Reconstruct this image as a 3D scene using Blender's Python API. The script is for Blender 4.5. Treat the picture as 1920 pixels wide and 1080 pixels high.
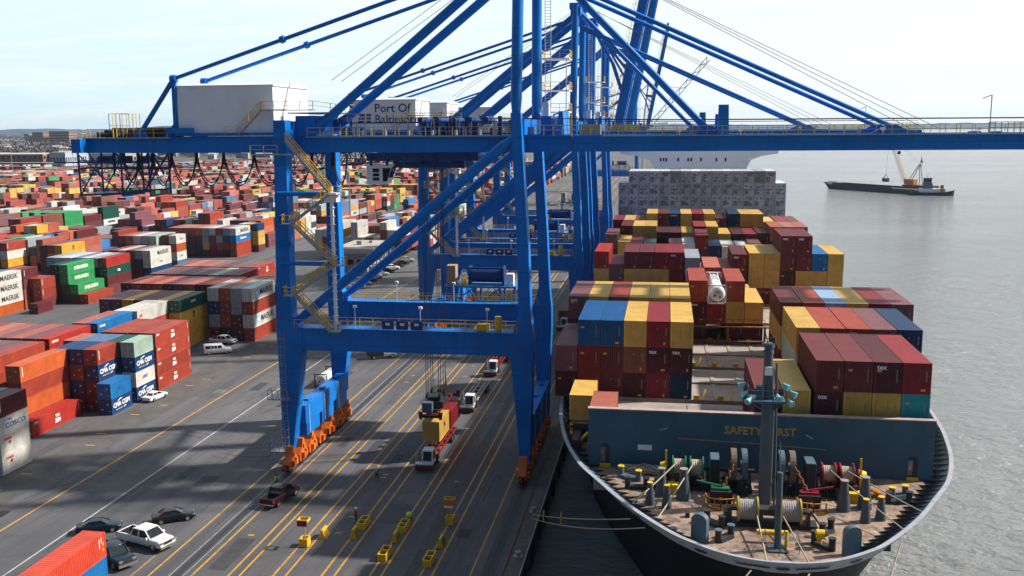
import bpy, math, random
from mathutils import Vector, Matrix, Euler
R = math.radians
random.seed(7)
for o in list(bpy.data.objects): bpy.data.objects.remove(o)
S = bpy.context.scene
COL = S.collection

# ------------------------------------------------------------------ camera
cam = bpy.data.cameras.new("camera"); camo = bpy.data.objects.new("camera", cam); COL.objects.link(camo)
cam.sensor_width = 36; cam.lens = 36 * 1825.8 / 1920; cam.clip_start = 1; cam.clip_end = 30000
YAW, PITCH, ROLL = R(9.0334), R(9.434), R(-0.4206)
f = Vector((-math.sin(YAW)*math.cos(PITCH), math.cos(YAW)*math.cos(PITCH), -math.sin(PITCH)))
r0 = Vector((math.cos(YAW), math.sin(YAW), 0)); u0 = r0.cross(f)
r1 = r0*math.cos(ROLL) + u0*math.sin(ROLL); u1 = -r0*math.sin(ROLL) + u0*math.cos(ROLL)
camo.matrix_world = Matrix(((r1.x, u1.x, -f.x, 0), (r1.y, u1.y, -f.y, 0), (r1.z, u1.z, -f.z, 45.72), (0, 0, 0, 1)))
S.camera = camo

# ------------------------------------------------------------------ sky, sun, exposure
SUN_EL, SUN_AZ = R(39.5), R(19)            # azimuth: from +X (water side) turned towards +Y (up the quay)
W = bpy.data.worlds.new("World"); S.world = W; W.use_nodes = True
nt = W.node_tree; N = nt.nodes; L = nt.links; N.clear()
out = N.new("ShaderNodeOutputWorld"); bg = N.new("ShaderNodeBackground"); bg.inputs[1].default_value = 0.1
sky = N.new("ShaderNodeTexSky"); sky.sky_type = 'NISHITA'; sky.sun_disc = False
sky.sun_elevation = SUN_EL; sky.sun_rotation = R(90) - SUN_AZ
sky.dust_density = 2.0; sky.air_density = 1.0; sky.ozone_density = 1.0; sky.altitude = 50
tc = N.new("ShaderNodeTexCoord"); sep = N.new("ShaderNodeSeparateXYZ"); L.new(tc.outputs['Generated'], sep.inputs[0])
mx = N.new("ShaderNodeMath"); mx.operation = 'MAXIMUM'; mx.inputs[1].default_value = 0.0; L.new(sep.outputs[2], mx.inputs[0])
ad = N.new("ShaderNodeMath"); ad.operation = 'ADD'; ad.inputs[1].default_value = 0.10; L.new(mx.outputs[0], ad.inputs[0])
dx = N.new("ShaderNodeMath"); dx.operation = 'DIVIDE'; L.new(sep.outputs[0], dx.inputs[0]); L.new(ad.outputs[0], dx.inputs[1])
dy = N.new("ShaderNodeMath"); dy.operation = 'DIVIDE'; L.new(sep.outputs[1], dy.inputs[0]); L.new(ad.outputs[0], dy.inputs[1])
cb = N.new("ShaderNodeCombineXYZ"); L.new(dx.outputs[0], cb.inputs[0]); L.new(dy.outputs[0], cb.inputs[1])
mp = N.new("ShaderNodeMapping"); mp.inputs['Scale'].default_value = (0.35, 0.9, 1); mp.inputs['Rotation'].default_value = (0, 0, 0.3); L.new(cb.outputs[0], mp.inputs[0])
nz = N.new("ShaderNodeTexNoise"); nz.inputs['Scale'].default_value = 1.1; nz.inputs['Detail'].default_value = 9; nz.inputs['Roughness'].default_value = 0.62
nz.inputs['Distortion'].default_value = 0.4; L.new(mp.outputs[0], nz.inputs['Vector'])
cr = N.new("ShaderNodeValToRGB"); cr.color_ramp.elements[0].position = 0.42; cr.color_ramp.elements[1].position = 0.74
cr.color_ramp.elements[0].color = (0.0, 0.0, 0.0, 1); cr.color_ramp.elements[1].color = (0.9, 0.9, 0.9, 1); L.new(nz.outputs[0], cr.inputs[0])
def mathn(op, a, b=None, clamp=False):
    n_ = N.new("ShaderNodeMath"); n_.operation = op; n_.use_clamp = clamp
    for i, v in ((0, a), (1, b)):
        if v is None: continue
        if hasattr(v, 'links'): L.new(v, n_.inputs[i])
        else: n_.inputs[i].default_value = v
    return n_.outputs[0]
# thin bright high haze over the sky ahead of the camera and low down; clearer, deeper blue overhead and behind, keeping fill light low
fwd = mathn('MULTIPLY_ADD', sep.outputs[1], 0.9); fwd.node.inputs[2].default_value = 0.40; fwd.node.use_clamp = True
low = mathn('MULTIPLY_ADD', mx.outputs[0], -0.45); low.node.inputs[2].default_value = 1.10; low.node.use_clamp = True
hz = mathn('MULTIPLY', fwd, low)
veil = N.new("ShaderNodeMix"); veil.data_type = 'RGBA'; L.new(mathn('MULTIPLY', hz, 0.95), veil.inputs[0])
L.new(sky.outputs[0], veil.inputs[6]); veil.inputs[7].default_value = (5.7, 7.1, 7.7, 1)
warm = N.new("ShaderNodeMix"); warm.data_type = 'RGBA'; warm.inputs[6].default_value = (5.6, 7.05, 7.6, 1); warm.inputs[7].default_value = (7.2, 7.5, 7.4, 1)
wx = mathn('MULTIPLY_ADD', sep.outputs[0], 1.3); wx.node.inputs[2].default_value = 0.62; wx.node.use_clamp = True
L.new(wx, warm.inputs[0]); L.new(warm.outputs[2], veil.inputs[7])
cl = N.new("ShaderNodeMix"); cl.data_type = 'RGBA'; L.new(mathn('MULTIPLY', cr.outputs[0], hz), cl.inputs[0]); L.new(veil.outputs[2], cl.inputs[6])
cl.inputs[7].default_value = (7.5, 7.5, 7.35, 1)
back = mathn('MULTIPLY_ADD', sep.outputs[1], 0.9); back.node.inputs[2].default_value = 0.62; back.node.use_clamp = True     # sky behind the camera dimmed to deepen shade on camera-facing sides
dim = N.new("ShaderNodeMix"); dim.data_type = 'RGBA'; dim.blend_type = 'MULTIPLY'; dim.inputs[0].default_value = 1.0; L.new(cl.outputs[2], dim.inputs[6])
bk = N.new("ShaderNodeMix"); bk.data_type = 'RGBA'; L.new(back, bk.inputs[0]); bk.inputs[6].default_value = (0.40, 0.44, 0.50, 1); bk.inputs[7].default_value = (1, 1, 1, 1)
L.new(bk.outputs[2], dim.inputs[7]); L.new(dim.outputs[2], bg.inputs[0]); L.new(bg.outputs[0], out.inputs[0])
sl = bpy.data.lights.new("sun", 'SUN'); sl.energy = 5.0; sl.angle = R(1.6); sl.color = (1.0, 0.925, 0.83)
so = bpy.data.objects.new("sun", sl); COL.objects.link(so); so.location = (300, 100, 300)
sd = Vector((math.cos(SUN_EL)*math.cos(SUN_AZ), math.cos(SUN_EL)*math.sin(SUN_AZ), math.sin(SUN_EL)))
so.rotation_euler = sd.to_track_quat('Z', 'Y').to_euler()
S.view_settings.view_transform = 'Standard'; S.view_settings.look = 'None'
S.view_settings.exposure = 0.52; S.view_settings.gamma = 1.0

# ------------------------------------------------------------------ materials
def new_mat(name):
    m = bpy.data.materials.new(name); m.use_nodes = True
    n = m.node_tree.nodes; p = n['Principled BSDF']
    return m, n, m.node_tree.links, p
def noise(n, l, vec, scale, detail=5, rough=0.6):
    t = n.new("ShaderNodeTexNoise"); t.inputs['Scale'].default_value = scale; t.inputs['Detail'].default_value = detail
    t.inputs['Roughness'].default_value = rough; l.new(vec, t.inputs['Vector']); return t.outputs[0]
def ramp(n, l, fac, a, b, ca=(0, 0, 0, 1), cb_=(1, 1, 1, 1)):
    t = n.new("ShaderNodeValToRGB"); e = t.color_ramp.elements
    e[0].position = a; e[1].position = b; e[0].color = ca; e[1].color = cb_; l.new(fac, t.inputs[0]); return t.outputs[0]
def mix(n, l, fac, a, b, mode='MIX'):
    t = n.new("ShaderNodeMix"); t.data_type = 'RGBA'; t.blend_type = mode
    for i, v in ((0, fac), (6, a), (7, b)):
        if hasattr(v, 'links'): l.new(v, t.inputs[i])
        elif i == 0: t.inputs[0].default_value = v
        else: t.inputs[i].default_value = (v[0], v[1], v[2], 1)
    return t.outputs[2]
MATS = {}
def plain(name, col, rough=0.55, metal=0.0, var=0.25, scale=0.6, dirt=None, coat=0.0, spec=0.4):
    """painted / worn surface: base colour broken up by two noises, optional dirt colour in patches"""
    m, n, l, p = new_mat(name)
    tcn = n.new("ShaderNodeTexCoord"); v = tcn.outputs['Object']
    a = noise(n, l, v, scale, 6)
    c = mix(n, l, ramp(n, l, a, 0.3, 0.7), [x*(1-var) for x in col], [min(1, x*(1+var*0.6)) for x in col])
    if dirt is not None:
        b = noise(n, l, v, scale*2.7, 8, 0.7)
        c = mix(n, l, ramp(n, l, b, 0.52, 0.72, cb_=(0.75, 0.75, 0.75, 1)), c, dirt)
    l.new(c, p.inputs['Base Color']); p.inputs['Roughness'].default_value = rough; p.inputs['Metallic'].default_value = metal
    p.inputs['Specular IOR Level'].default_value = spec
    if coat: p.inputs['Coat Weight'].default_value = coat
    MATS[name] = m; return m
def paint_obj():
    """container paint: colour from the object, faded and streaked with rust and grime that differ per container"""
    m, n, l, p = new_mat("container_paint")
    oi = n.new("ShaderNodeObjectInfo"); tcn = n.new("ShaderNodeTexCoord")
    off = n.new("ShaderNodeVectorMath"); off.operation = 'SCALE'; cbx = n.new("ShaderNodeCombineXYZ")
    for k in range(3): l.new(oi.outputs['Random'], cbx.inputs[k])
    l.new(cbx.outputs[0], off.inputs[0]); off.inputs[3].default_value = 90.0
    adv = n.new("ShaderNodeVectorMath"); adv.operation = 'ADD'; l.new(tcn.outputs['Object'], adv.inputs[0]); l.new(off.outputs[0], adv.inputs[1])
    v = adv.outputs[0]
    big = noise(n, l, v, 0.55, 4)
    c = mix(n, l, ramp(n, l, big, 0.32, 0.68), mix(n, l, 1.0, oi.outputs['Color'], (0.74, 0.74, 0.74), 'MULTIPLY'), oi.outputs['Color'])
    mpn = n.new("ShaderNodeMapping"); mpn.inputs['Scale'].default_value = (3.2, 3.2, 0.35); l.new(v, mpn.inputs[0])
    st = noise(n, l, mpn.outputs[0], 1.2, 7, 0.7)
    c = mix(n, l, ramp(n, l, st, 0.58, 0.78, cb_=(0.6, 0.6, 0.6, 1)), c, (0.10, 0.05, 0.03))
    ch = noise(n, l, v, 2.6, 8, 0.75)
    c = mix(n, l, ramp(n, l, ch, 0.6, 0.75, cb_=(0.3, 0.3, 0.3, 1)), c, (0.55, 0.5, 0.45))
    l.new(c, p.inputs['Base Color']); p.inputs['Roughness'].default_value = 0.5
    p.inputs['Specular IOR Level'].default_value = 0.3
    return m
PAINT = paint_obj()
def crane_paint():
    """gloss-worn blue: sun-faded patches, vertical rust and grease runs, plate joints every few metres"""
    m, n, l, p = new_mat("crane_blue_paint"); tcn = n.new("ShaderNodeTexCoord"); v = tcn.outputs['Object']
    a = noise(n, l, v, .14, 5); c = mix(n, l, ramp(n, l, a, .3, .7), (.001, .15, .53), (.004, .205, .66))
    mpn = n.new("ShaderNodeMapping"); mpn.inputs['Scale'].default_value = (1.5, 1.5, .13); l.new(v, mpn.inputs[0])
    st = noise(n, l, mpn.outputs[0], 1.0, 8, .7); c = mix(n, l, ramp(n, l, st, .56, .74, cb_=(.6, .6, .6, 1)), c, (.005, .075, .26))
    st2 = noise(n, l, mpn.outputs[0], 1.9, 8, .75); c = mix(n, l, ramp(n, l, st2, .66, .78, cb_=(.75, .75, .75, 1)), c, (.10, .07, .07))
    f_ = noise(n, l, v, 1.3, 8, .75); c = mix(n, l, ramp(n, l, f_, .62, .74, cb_=(.45, .45, .45, 1)), c, (.05, .24, .52))
    bk_ = n.new("ShaderNodeTexBrick"); mp2 = n.new("ShaderNodeMapping"); mp2.inputs['Rotation'].default_value = (R(90), 0, 0); l.new(v, mp2.inputs[0]); l.new(mp2.outputs[0], bk_.inputs['Vector'])
    bk_.offset = .5; bk_.inputs['Scale'].default_value = 1.0; bk_.inputs['Brick Width'].default_value = 5.2; bk_.inputs['Row Height'].default_value = 3.4; bk_.inputs['Mortar Size'].default_value = .035
    bk_.inputs['Color1'].default_value = (1.05, 1.05, 1.05, 1); bk_.inputs['Color2'].default_value = (.90, .90, .90, 1); bk_.inputs['Mortar'].default_value = (.62, .62, .62, 1)
    c = mix(n, l, 1.0, c, bk_.outputs[0], 'MULTIPLY'); l.new(c, p.inputs['Base Color']); p.inputs['Roughness'].default_value = .45; p.inputs['Specular IOR Level'].default_value = .22
    MATS["crane_blue_paint"] = m; return m
BLUE = crane_paint()
def attr_mat():
    m, n, l, p = new_mat("far_container_paint")
    a = n.new("ShaderNodeAttribute"); a.attribute_name = "Col"
    tcn = n.new("ShaderNodeTexCoord"); b = noise(n, l, tcn.outputs['Object'], 0.25, 5)
    c = mix(n, l, ramp(n, l, b, 0.3, 0.7), mix(n, l, 1.0, a.outputs[0], (0.7, 0.7, 0.7), 'MULTIPLY'), a.outputs[0])
    l.new(c, p.inputs['Base Color']); p.inputs['Roughness'].default_value = 0.6; return m
FARPAINT = attr_mat()
MASTGREY = plain("mast_grey_paint", (0.060, 0.088, 0.108), 0.5, 0, 0.15, 0.8, dirt=(0.09, 0.085, 0.08))
YEL = plain("yellow_paint", (0.78, 0.47, 0.015), 0.5, 0, 0.15, 1.5, dirt=(0.42, 0.24, 0.03))
ORANGE = plain("orange_paint", (0.72, 0.17, 0.02), 0.5, 0, 0.3, 2.0, dirt=(0.12, 0.035, 0.015))
WHITE = plain("white_sheet_metal", (0.86, 0.87, 0.89), 0.45, 0, 0.06, 0.4)
WHITE2 = plain("white_vehicle_paint", (0.80, 0.80, 0.79), 0.25, 0, 0.04, 1.0, coat=0.5)
LETTER_W = plain("white_lettering", (0.8, 0.8, 0.78), 0.6, 0, 0.08, 3)
LETTER_K = plain("black_lettering", (0.025, 0.03, 0.04), 0.6, 0, 0.1, 3)
LETTER_Y = plain("yellow_lettering", (0.55, 0.36, 0.04), 0.6, 0, 0.1, 3)
LETTER_R = plain("red_lettering", (0.6, 0.03, 0.02), 0.6, 0, 0.1, 3)
LETTER_B = plain("blue_lettering", (0.03, 0.09, 0.35), 0.6, 0, 0.1, 3)
STAR = plain("light_blue_emblem", (0.18, 0.55, 0.72), 0.6, 0, 0.1, 3)
STEEL = plain("galvanised_steel", (0.36, 0.38, 0.40), 0.5, 0.4, 0.2, 2)
DARK = plain("dark_steel", (0.03, 0.032, 0.036), 0.55, 0.1, 0.3, 2)
RUBBER = plain("black_rubber", (0.014, 0.014, 0.015), 0.85, 0, 0.2, 3)
GLASS = plain("dark_glass", (0.012, 0.02, 0.026), 0.06, 0, 0.1, 1)
CABLE = plain("black_cable", (0.012, 0.012, 0.014), 0.6, 0, 0.1, 1)
CHROME = plain("bright_metal", (0.6, 0.6, 0.6), 0.25, 0.9, 0.1, 2)
SHIPBLUE = plain("blue_grey_ship_paint", (0.044, 0.108, 0.160), 0.55, 0, 0.2, 0.5, dirt=(0.07, 0.105, 0.13), spec=.25)
SHIPGREY = plain("grey_blue_deck_gear_paint", (0.075, 0.125, 0.17), 0.5, 0, 0.2, 1.2, dirt=(0.10, 0.08, 0.06))
HULL = plain("black_hull_paint", (0.005, 0.0055, 0.009), 0.6, 0, 0.3, 0.3, dirt=(0.012, 0.006, 0.006), spec=.15)
COPE = plain("shadow_darkened_quay_concrete", (0.13, 0.115, 0.10), 0.9, 0, 0.3, 0.4, dirt=(0.06, 0.055, 0.05))  # concrete colour darkened for the ship's shadow along the quay edge
RAILGREY = plain("pale_grey_bulwark_paint", (0.32, 0.34, 0.38), 0.5, 0, 0.12, 0.6, dirt=(0.20, 0.15, 0.12))
ROPE = plain("mooring_rope", (0.40, 0.34, 0.26), 0.9, 0, 0.2, 4)
GREENP = plain("green_paint", (0.01, 0.16, 0.07), 0.5, 0, 0.2, 2)
REDP = plain("red_paint", (0.20, 0.014, 0.012), 0.5, 0, 0.25, 1.5, dirt=(0.07, 0.02, 0.015))
RUST = plain("rusty_iron", (0.20, 0.075, 0.035), 0.8, 0, 0.4, 2, dirt=(0.07, 0.03, 0.02))
CONC = plain("concrete", (0.33, 0.31, 0.28), 0.85, 0, 0.18, 0.5, dirt=(0.2, 0.18, 0.16))
BRICK = plain("red_brick", (0.30, 0.12, 0.075), 0.85, 0, 0.15, 0.05)
TAN = plain("tan_sheet_metal", (0.42, 0.27, 0.14), 0.6, 0, 0.15, 1)
CYANP = plain("pale_cyan_paint", (0.16, 0.42, 0.47), 0.45, 0, 0.12, 2)
SKIN = plain("skin", (0.40, 0.22, 0.15), 0.6, 0, 0.05, 3)
HIVIS = plain("lime_safety_cloth", (0.55, 0.95, 0.02), 0.7, 0, 0.08, 4)
HIGREEN = plain("green_safety_cloth", (0.25, 0.75, 0.15), 0.7, 0, 0.08, 4)
REDCLOTH = plain("red_safety_cloth", (0.8, 0.05, 0.03), 0.7, 0, 0.1, 4)
DARKCLOTH = plain("dark_cloth", (0.02, 0.022, 0.03), 0.85, 0, 0.2, 4)
ORIN = plain("amber_reflective_plate", (0.72, 0.33, 0.03), 0.5, 0, 0.1, 3)

plain("worn_brown_steel", (.16, .11, .09), .7, 0, .3, 2); plain("safety_orange_yellow", (.62, .26, .02), .55, 0, .2, 2)
plain("weathered_cap", (.42, .33, .30), .7, 0, .25, 1.5, dirt=(.32, .06, .04)); plain("crimson_flange", (.30, .015, .03), .5); plain("yellow_flange", (.50, .37, .06), .5)
plain("worn_white_steel", (.40, .36, .32), .7, 0, .3, 1, dirt=(.2, .1, .06)); plain("rust_deck", (.12, .07, .05), .8, 0, .4, .4, dirt=(.06, .03, .02))
# ------------------------------------------------------------------ mesh helpers
class MB:
    """collects boxes, bars, tubes, prisms and builds ONE mesh object"""
    def __init__(s): s.v = []; s.f = []; s.m = []; s.sm = []
    def face(s, pts, mi=0, smooth=False):
        b = len(s.v); s.v += [tuple(p) for p in pts]; s.f.append(list(range(b, b+len(pts)))); s.m.append(mi); s.sm.append(smooth)
    def raw(s, vs, fs, mi=0, smooth=False):
        b = len(s.v); s.v += [tuple(p) for p in vs]
        for q in fs: s.f.append([b+i for i in q]); s.m.append(mi); s.sm.append(smooth)
    def box(s, x0, x1, y0, y1, z0, z1, mi=0):
        s.raw([(x0,y0,z0),(x1,y0,z0),(x1,y1,z0),(x0,y1,z0),(x0,y0,z1),(x1,y0,z1),(x1,y1,z1),(x0,y1,z1)],
              [(3,2,1,0),(4,5,6,7),(0,1,5,4),(1,2,6,5),(2,3,7,6),(3,0,4,7)], mi)
    def hexa(s, lo, hi, mi=0):
        """lo, hi: 4 points each, counter-clockwise seen from above"""
        s.raw(list(lo)+list(hi), [(3,2,1,0),(4,5,6,7),(0,1,5,4),(1,2,6,5),(2,3,7,6),(3,0,4,7)], mi)
    def bar(s, a, b, w, h=None, mi=0):
        a = Vector(a); b = Vector(b); h = h or w; d = (b-a)
        if d.length < 1e-6: return
        d.normalize(); up = Vector((0,0,1)) if abs(d.z) < 0.98 else Vector((0,1,0))
        x = d.cross(up).normalized()*w/2; y = x.cross(d).normalized()*h/2
        s.raw([a-x-y, a+x-y, a+x+y, a-x+y, b-x-y, b+x-y, b+x+y, b-x+y],
              [(0,1,2,3),(7,6,5,4),(4,5,1,0),(5,6,2,1),(6,7,3,2),(7,4,0,3)], mi)
    def tube(s, pts, r, n=8, mi=0, cap=True):
        pts = [Vector(p) for p in pts]; rr = r if isinstance(r, (list, tuple)) else [r]*len(pts)
        vs = []; fs = []; ref = None
        for i, p in enumerate(pts):
            d = (pts[min(i+1, len(pts)-1)] - pts[max(i-1, 0)]).normalized()
            if ref is None: ref = Vector((0,0,1)) if abs(d.z) < 0.95 else Vector((1,0,0))
            x = d.cross(ref).normalized(); y = x.cross(d).normalized(); ref = y if abs(y.dot(d)) < 0.5 else ref
            for k in range(n):
                a = 2*math.pi*k/n; vs.append(p + x*math.cos(a)*rr[i] + y*math.sin(a)*rr[i])
        for i in range(len(pts)-1):
            for k in range(n):
                fs.append((i*n+k, i*n+(k+1) % n, (i+1)*n+(k+1) % n, (i+1)*n+k))
        s.raw(vs, fs, mi, True)
        if cap:
            s.raw(vs[:n], [tuple(range(n))[::-1]], mi); s.raw(vs[-n:], [tuple(range(n))], mi)
    def cyl(s, a, b, r, n=16, mi=0, r2=None): s.tube([a, b], [r, r if r2 is None else r2], n, mi)
    def prism(s, prof, axis, a, b, mi=0):
        """prof: list of 2D points; axis 'x': points are (y,z); 'y': (x,z); 'z': (x,y)"""
        def P(q, t): return (t, q[0], q[1]) if axis == 'x' else ((q[0], t, q[1]) if axis == 'y' else (q[0], q[1], t))
        n = len(prof); vs = [P(q, a) for q in prof] + [P(q, b) for q in prof]
        fs = [tuple(range(n))[::-1], tuple(range(n, 2*n))] + [(i, (i+1) % n, n+(i+1) % n, n+i) for i in range(n)]
        s.raw(vs, fs, mi)
    def ring(s, stations, mi=0, smooth=True, cap=True):
        """loft closed loops with equal counts"""
        n = len(stations[0]); vs = [p for st in stations for p in st]; fs = []
        for i in range(len(stations)-1):
            for k in range(n): fs.append((i*n+k, i*n+(k+1) % n, (i+1)*n+(k+1) % n, (i+1)*n+k))
        s.raw(vs, fs, mi, smooth)
        if cap: s.raw(stations[0], [tuple(range(n))[::-1]], mi); s.raw(stations[-1], [tuple(range(n))], mi)
    def mesh(s, name, mats, origin=(0,0,0)):
        me = bpy.data.meshes.new(name); o = Vector(origin)
        me.from_pydata([tuple(Vector(p)-o) for p in s.v], [], s.f)
        for m in (mats if isinstance(mats, (list, tuple)) else [mats]): me.materials.append(m)
        me.polygons.foreach_set('material_index', s.m); me.polygons.foreach_set('use_smooth', s.sm)
        import bmesh as _b
        bm = _b.new(); bm.from_mesh(me); _b.ops.recalc_face_normals(bm, faces=bm.faces[:]); bm.to_mesh(me); bm.free()
        me.update(); return me
    def build(s, name, mats, parent=None, origin=(0,0,0)):
        """origin: the parent's location, when the shapes were given in world coordinates"""
        return link(name, s.mesh(name, mats, origin), parent)
def link(name, data, parent=None, loc=(0,0,0), rot=(0,0,0)):
    o = bpy.data.objects.new(name, data); COL.objects.link(o)
    if parent is not None: o.parent = parent
    o.location = loc; o.rotation_euler = rot
    return o
def tag(o, label=None, cat=None, group=None, kind=None):
    if label: o['label'] = label
    if cat: o['category'] = cat
    if group: o['group'] = group
    if kind: o['kind'] = kind
    return o
def thing(name, label, cat, loc=(0,0,0), rz=0.0, group=None):
    return tag(link(name, None, None, loc, (0,0,rz)), label, cat, group)
def copy_tree(o, parent=None):
    c = o.copy(); COL.objects.link(c)
    if parent is not None: c.parent = parent
    for ch in list(o.children): copy_tree(ch, c)
    return c
def text(name, body, size, mat, parent, loc, rot, bold=0.0, align='LEFT', sx=1.0):
    cu = bpy.data.curves.new(name, 'FONT'); cu.body = body; cu.size = size; cu.align_x = align; cu.align_y = 'CENTER'
    cu.offset = bold; cu.extrude = 0.004; cu.resolution_u = 2; cu.materials.append(mat)
    o = link(name, cu, parent, loc, rot); o.scale = (sx, 1, 1); TEXTS.append(o); return o
TEXTS = []
SIDE = (R(90), 0, R(90)); FRONT = (R(90), 0, 0)
ORD = ['first','second','third','fourth','fifth','sixth','seventh','eighth','ninth','tenth','eleventh','twelfth','thirteenth','fourteenth','fifteenth','sixteenth']
# ------------------------------------------------------------------ ground, water, markings
def asphalt():
    m, n, l, p = new_mat("asphalt_surface")
    tcn = n.new("ShaderNodeTexCoord"); v = tcn.outputs['Object']
    fine = noise(n, l, v, 1.6, 8, 0.7); mid = noise(n, l, v, 0.10, 6, 0.6); big = noise(n, l, v, 0.018, 4, 0.55)
    c = mix(n, l, ramp(n, l, mid, 0.3, 0.7), (0.066, 0.067, 0.075), (0.108, 0.106, 0.114))
    c = mix(n, l, ramp(n, l, big, 0.42, 0.6, cb_=(0.5, 0.5, 0.5, 1)), c, (0.130, 0.127, 0.131))
    mpn = n.new("ShaderNodeMapping"); mpn.inputs['Scale'].default_value = (0.9, 0.035, 1); l.new(v, mpn.inputs[0])
    tr = noise(n, l, mpn.outputs[0], 0.55, 5, 0.6)                                   # tyre-polished tracks along the quay
    c = mix(n, l, ramp(n, l, tr, 0.45, 0.62, cb_=(0.55, 0.55, 0.55, 1)), c, (0.045, 0.047, 0.053))
    pt = n.new("ShaderNodeTexBrick"); mp2 = n.new("ShaderNodeMapping"); mp2.inputs['Rotation'].default_value = (0, 0, R(90)); l.new(v, mp2.inputs[0]); l.new(mp2.outputs[0], pt.inputs['Vector'])
    pt.inputs['Scale'].default_value = 1.0; pt.inputs['Brick Width'].default_value = 38.0; pt.inputs['Row Height'].default_value = 7.4; pt.inputs['Mortar Size'].default_value = 0.03
    pt.inputs['Color1'].default_value = (0.84, 0.84, 0.85, 1); pt.inputs['Color2'].default_value = (1.16, 1.14, 1.14, 1); pt.inputs['Mortar'].default_value = (0.55, 0.55, 0.55, 1)
    c = mix(n, l, 0.8, c, pt.outputs[0], 'MULTIPLY')
    vo = n.new("ShaderNodeTexVoronoi"); vo.feature = 'DISTANCE_TO_EDGE'; vo.inputs['Scale'].default_value = 0.09; l.new(v, vo.inputs['Vector'])
    wn = noise(n, l, v, 0.5, 3); wa = n.new("ShaderNodeVectorMath"); wa.operation = 'ADD'
    ws = n.new("ShaderNodeVectorMath"); ws.operation = 'SCALE'; ws.inputs[3].default_value = 3.5; cx = n.new("ShaderNodeCombineXYZ"); l.new(wn, cx.inputs[0]); l.new(wn, cx.inputs[1]); l.new(cx.outputs[0], ws.inputs[0])
    l.new(v, wa.inputs[0]); l.new(ws.outputs[0], wa.inputs[1]); l.new(wa.outputs[0], vo.inputs['Vector'])
    c = mix(n, l, ramp(n, l, vo.outputs['Distance'], 0.0, 0.012, (0.45, 0.45, 0.45, 1), (0, 0, 0, 1)), c, (0.025, 0.025, 0.027))
    st = noise(n, l, v, 0.35, 7, 0.72)
    c = mix(n, l, ramp(n, l, st, 0.64, 0.74, cb_=(0.7, 0.7, 0.7, 1)), c, (0.03, 0.03, 0.032))   # oil stains
    c = mix(n, l, ramp(n, l, fine, 0.2, 0.8, (0.85, 0.85, 0.85, 1), (1.12, 1.12, 1.12, 1)), c, c)
    l.new(c, p.inputs['Base Color']); p.inputs['Roughness'].default_value = 0.85
    b = n.new("ShaderNodeBump"); b.inputs['Strength'].default_value = 0.25; b.inputs['Distance'].default_value = 0.02
    l.new(fine, b.inputs['Height']); l.new(b.outputs[0], p.inputs['Normal']); return m
ASPH = asphalt()
def water():
    m, n, l, p = new_mat("harbour_water")
    p.inputs['Base Color'].default_value = (0.185, 0.196, 0.200, 1); p.inputs['Roughness'].default_value = 0.12; p.inputs['IOR'].default_value = 1.42
    p.inputs['Specular IOR Level'].default_value = 0.5
    tcn = n.new("ShaderNodeTexCoord"); v = tcn.outputs['Object']
    mpn = n.new("ShaderNodeMapping"); mpn.inputs['Scale'].default_value = (0.55, 1.0, 1); mpn.inputs['Rotation'].default_value = (0, 0, R(-12)); l.new(v, mpn.inputs[0])
    a = noise(n, l, mpn.outputs[0], 0.42, 7, 0.62); b2 = noise(n, l, mpn.outputs[0], 0.09, 4, 0.55)
    adn = n.new("ShaderNodeMath"); adn.operation = 'MULTIPLY_ADD'; adn.inputs[1].default_value = 0.9; l.new(b2, adn.inputs[0]); l.new(a, adn.inputs[2])
    b = n.new("ShaderNodeBump"); b.inputs['Strength'].default_value = 1.0; b.inputs['Distance'].default_value = 2.1
    wp = noise(n, l, mpn.outputs[0], 0.011, 4, .6); l.new(ramp(n, l, wp, .35, .65, (.5, .5, .5, 1), (1.0, 1.0, 1.0, 1)), b.inputs['Strength'])      # calm lanes and wind-ruffled patches
    l.new(adn.outputs[0], b.inputs['Height']); l.new(b.outputs[0], p.inputs['Normal']); return m
WATER = water()
QX = -14.5
b = MB(); b.face([(QX, -400, 0), (QX, 9000, 0), (-9000, 9000, 0), (-9000, -400, 0)])
g = b.build("ground", ASPH); tag(g, kind='structure')
b = MB(); b.face([(QX-6, -400, -3.5), (9000, -400, -3.5), (9000, 9000, -3.5), (QX-6, 9000, -3.5)])
tag(b.build("water", WATER), kind='structure')
# quay wall with a concrete cope and a timber fender face
b = MB(); b.box(QX-0.03, QX+0.0, -400, 1600, -9, -0.7); b.box(QX-1.3, QX+0.35, -400, 1600, -0.7, 0.16); b.box(QX+.2, QX+.36, -400, 1600, .161, .2, 1)
tag(b.build("quay_kerb", [COPE, CONC]), kind='structure')
b = MB()
for k in range(-2, 60): b.box(QX+0.03, QX+0.3, 40+k*7.0, 41.0+k*7.0, -4.2, -0.9)
tag(b.build("quay_fendering", RUBBER), kind='structure')

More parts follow.
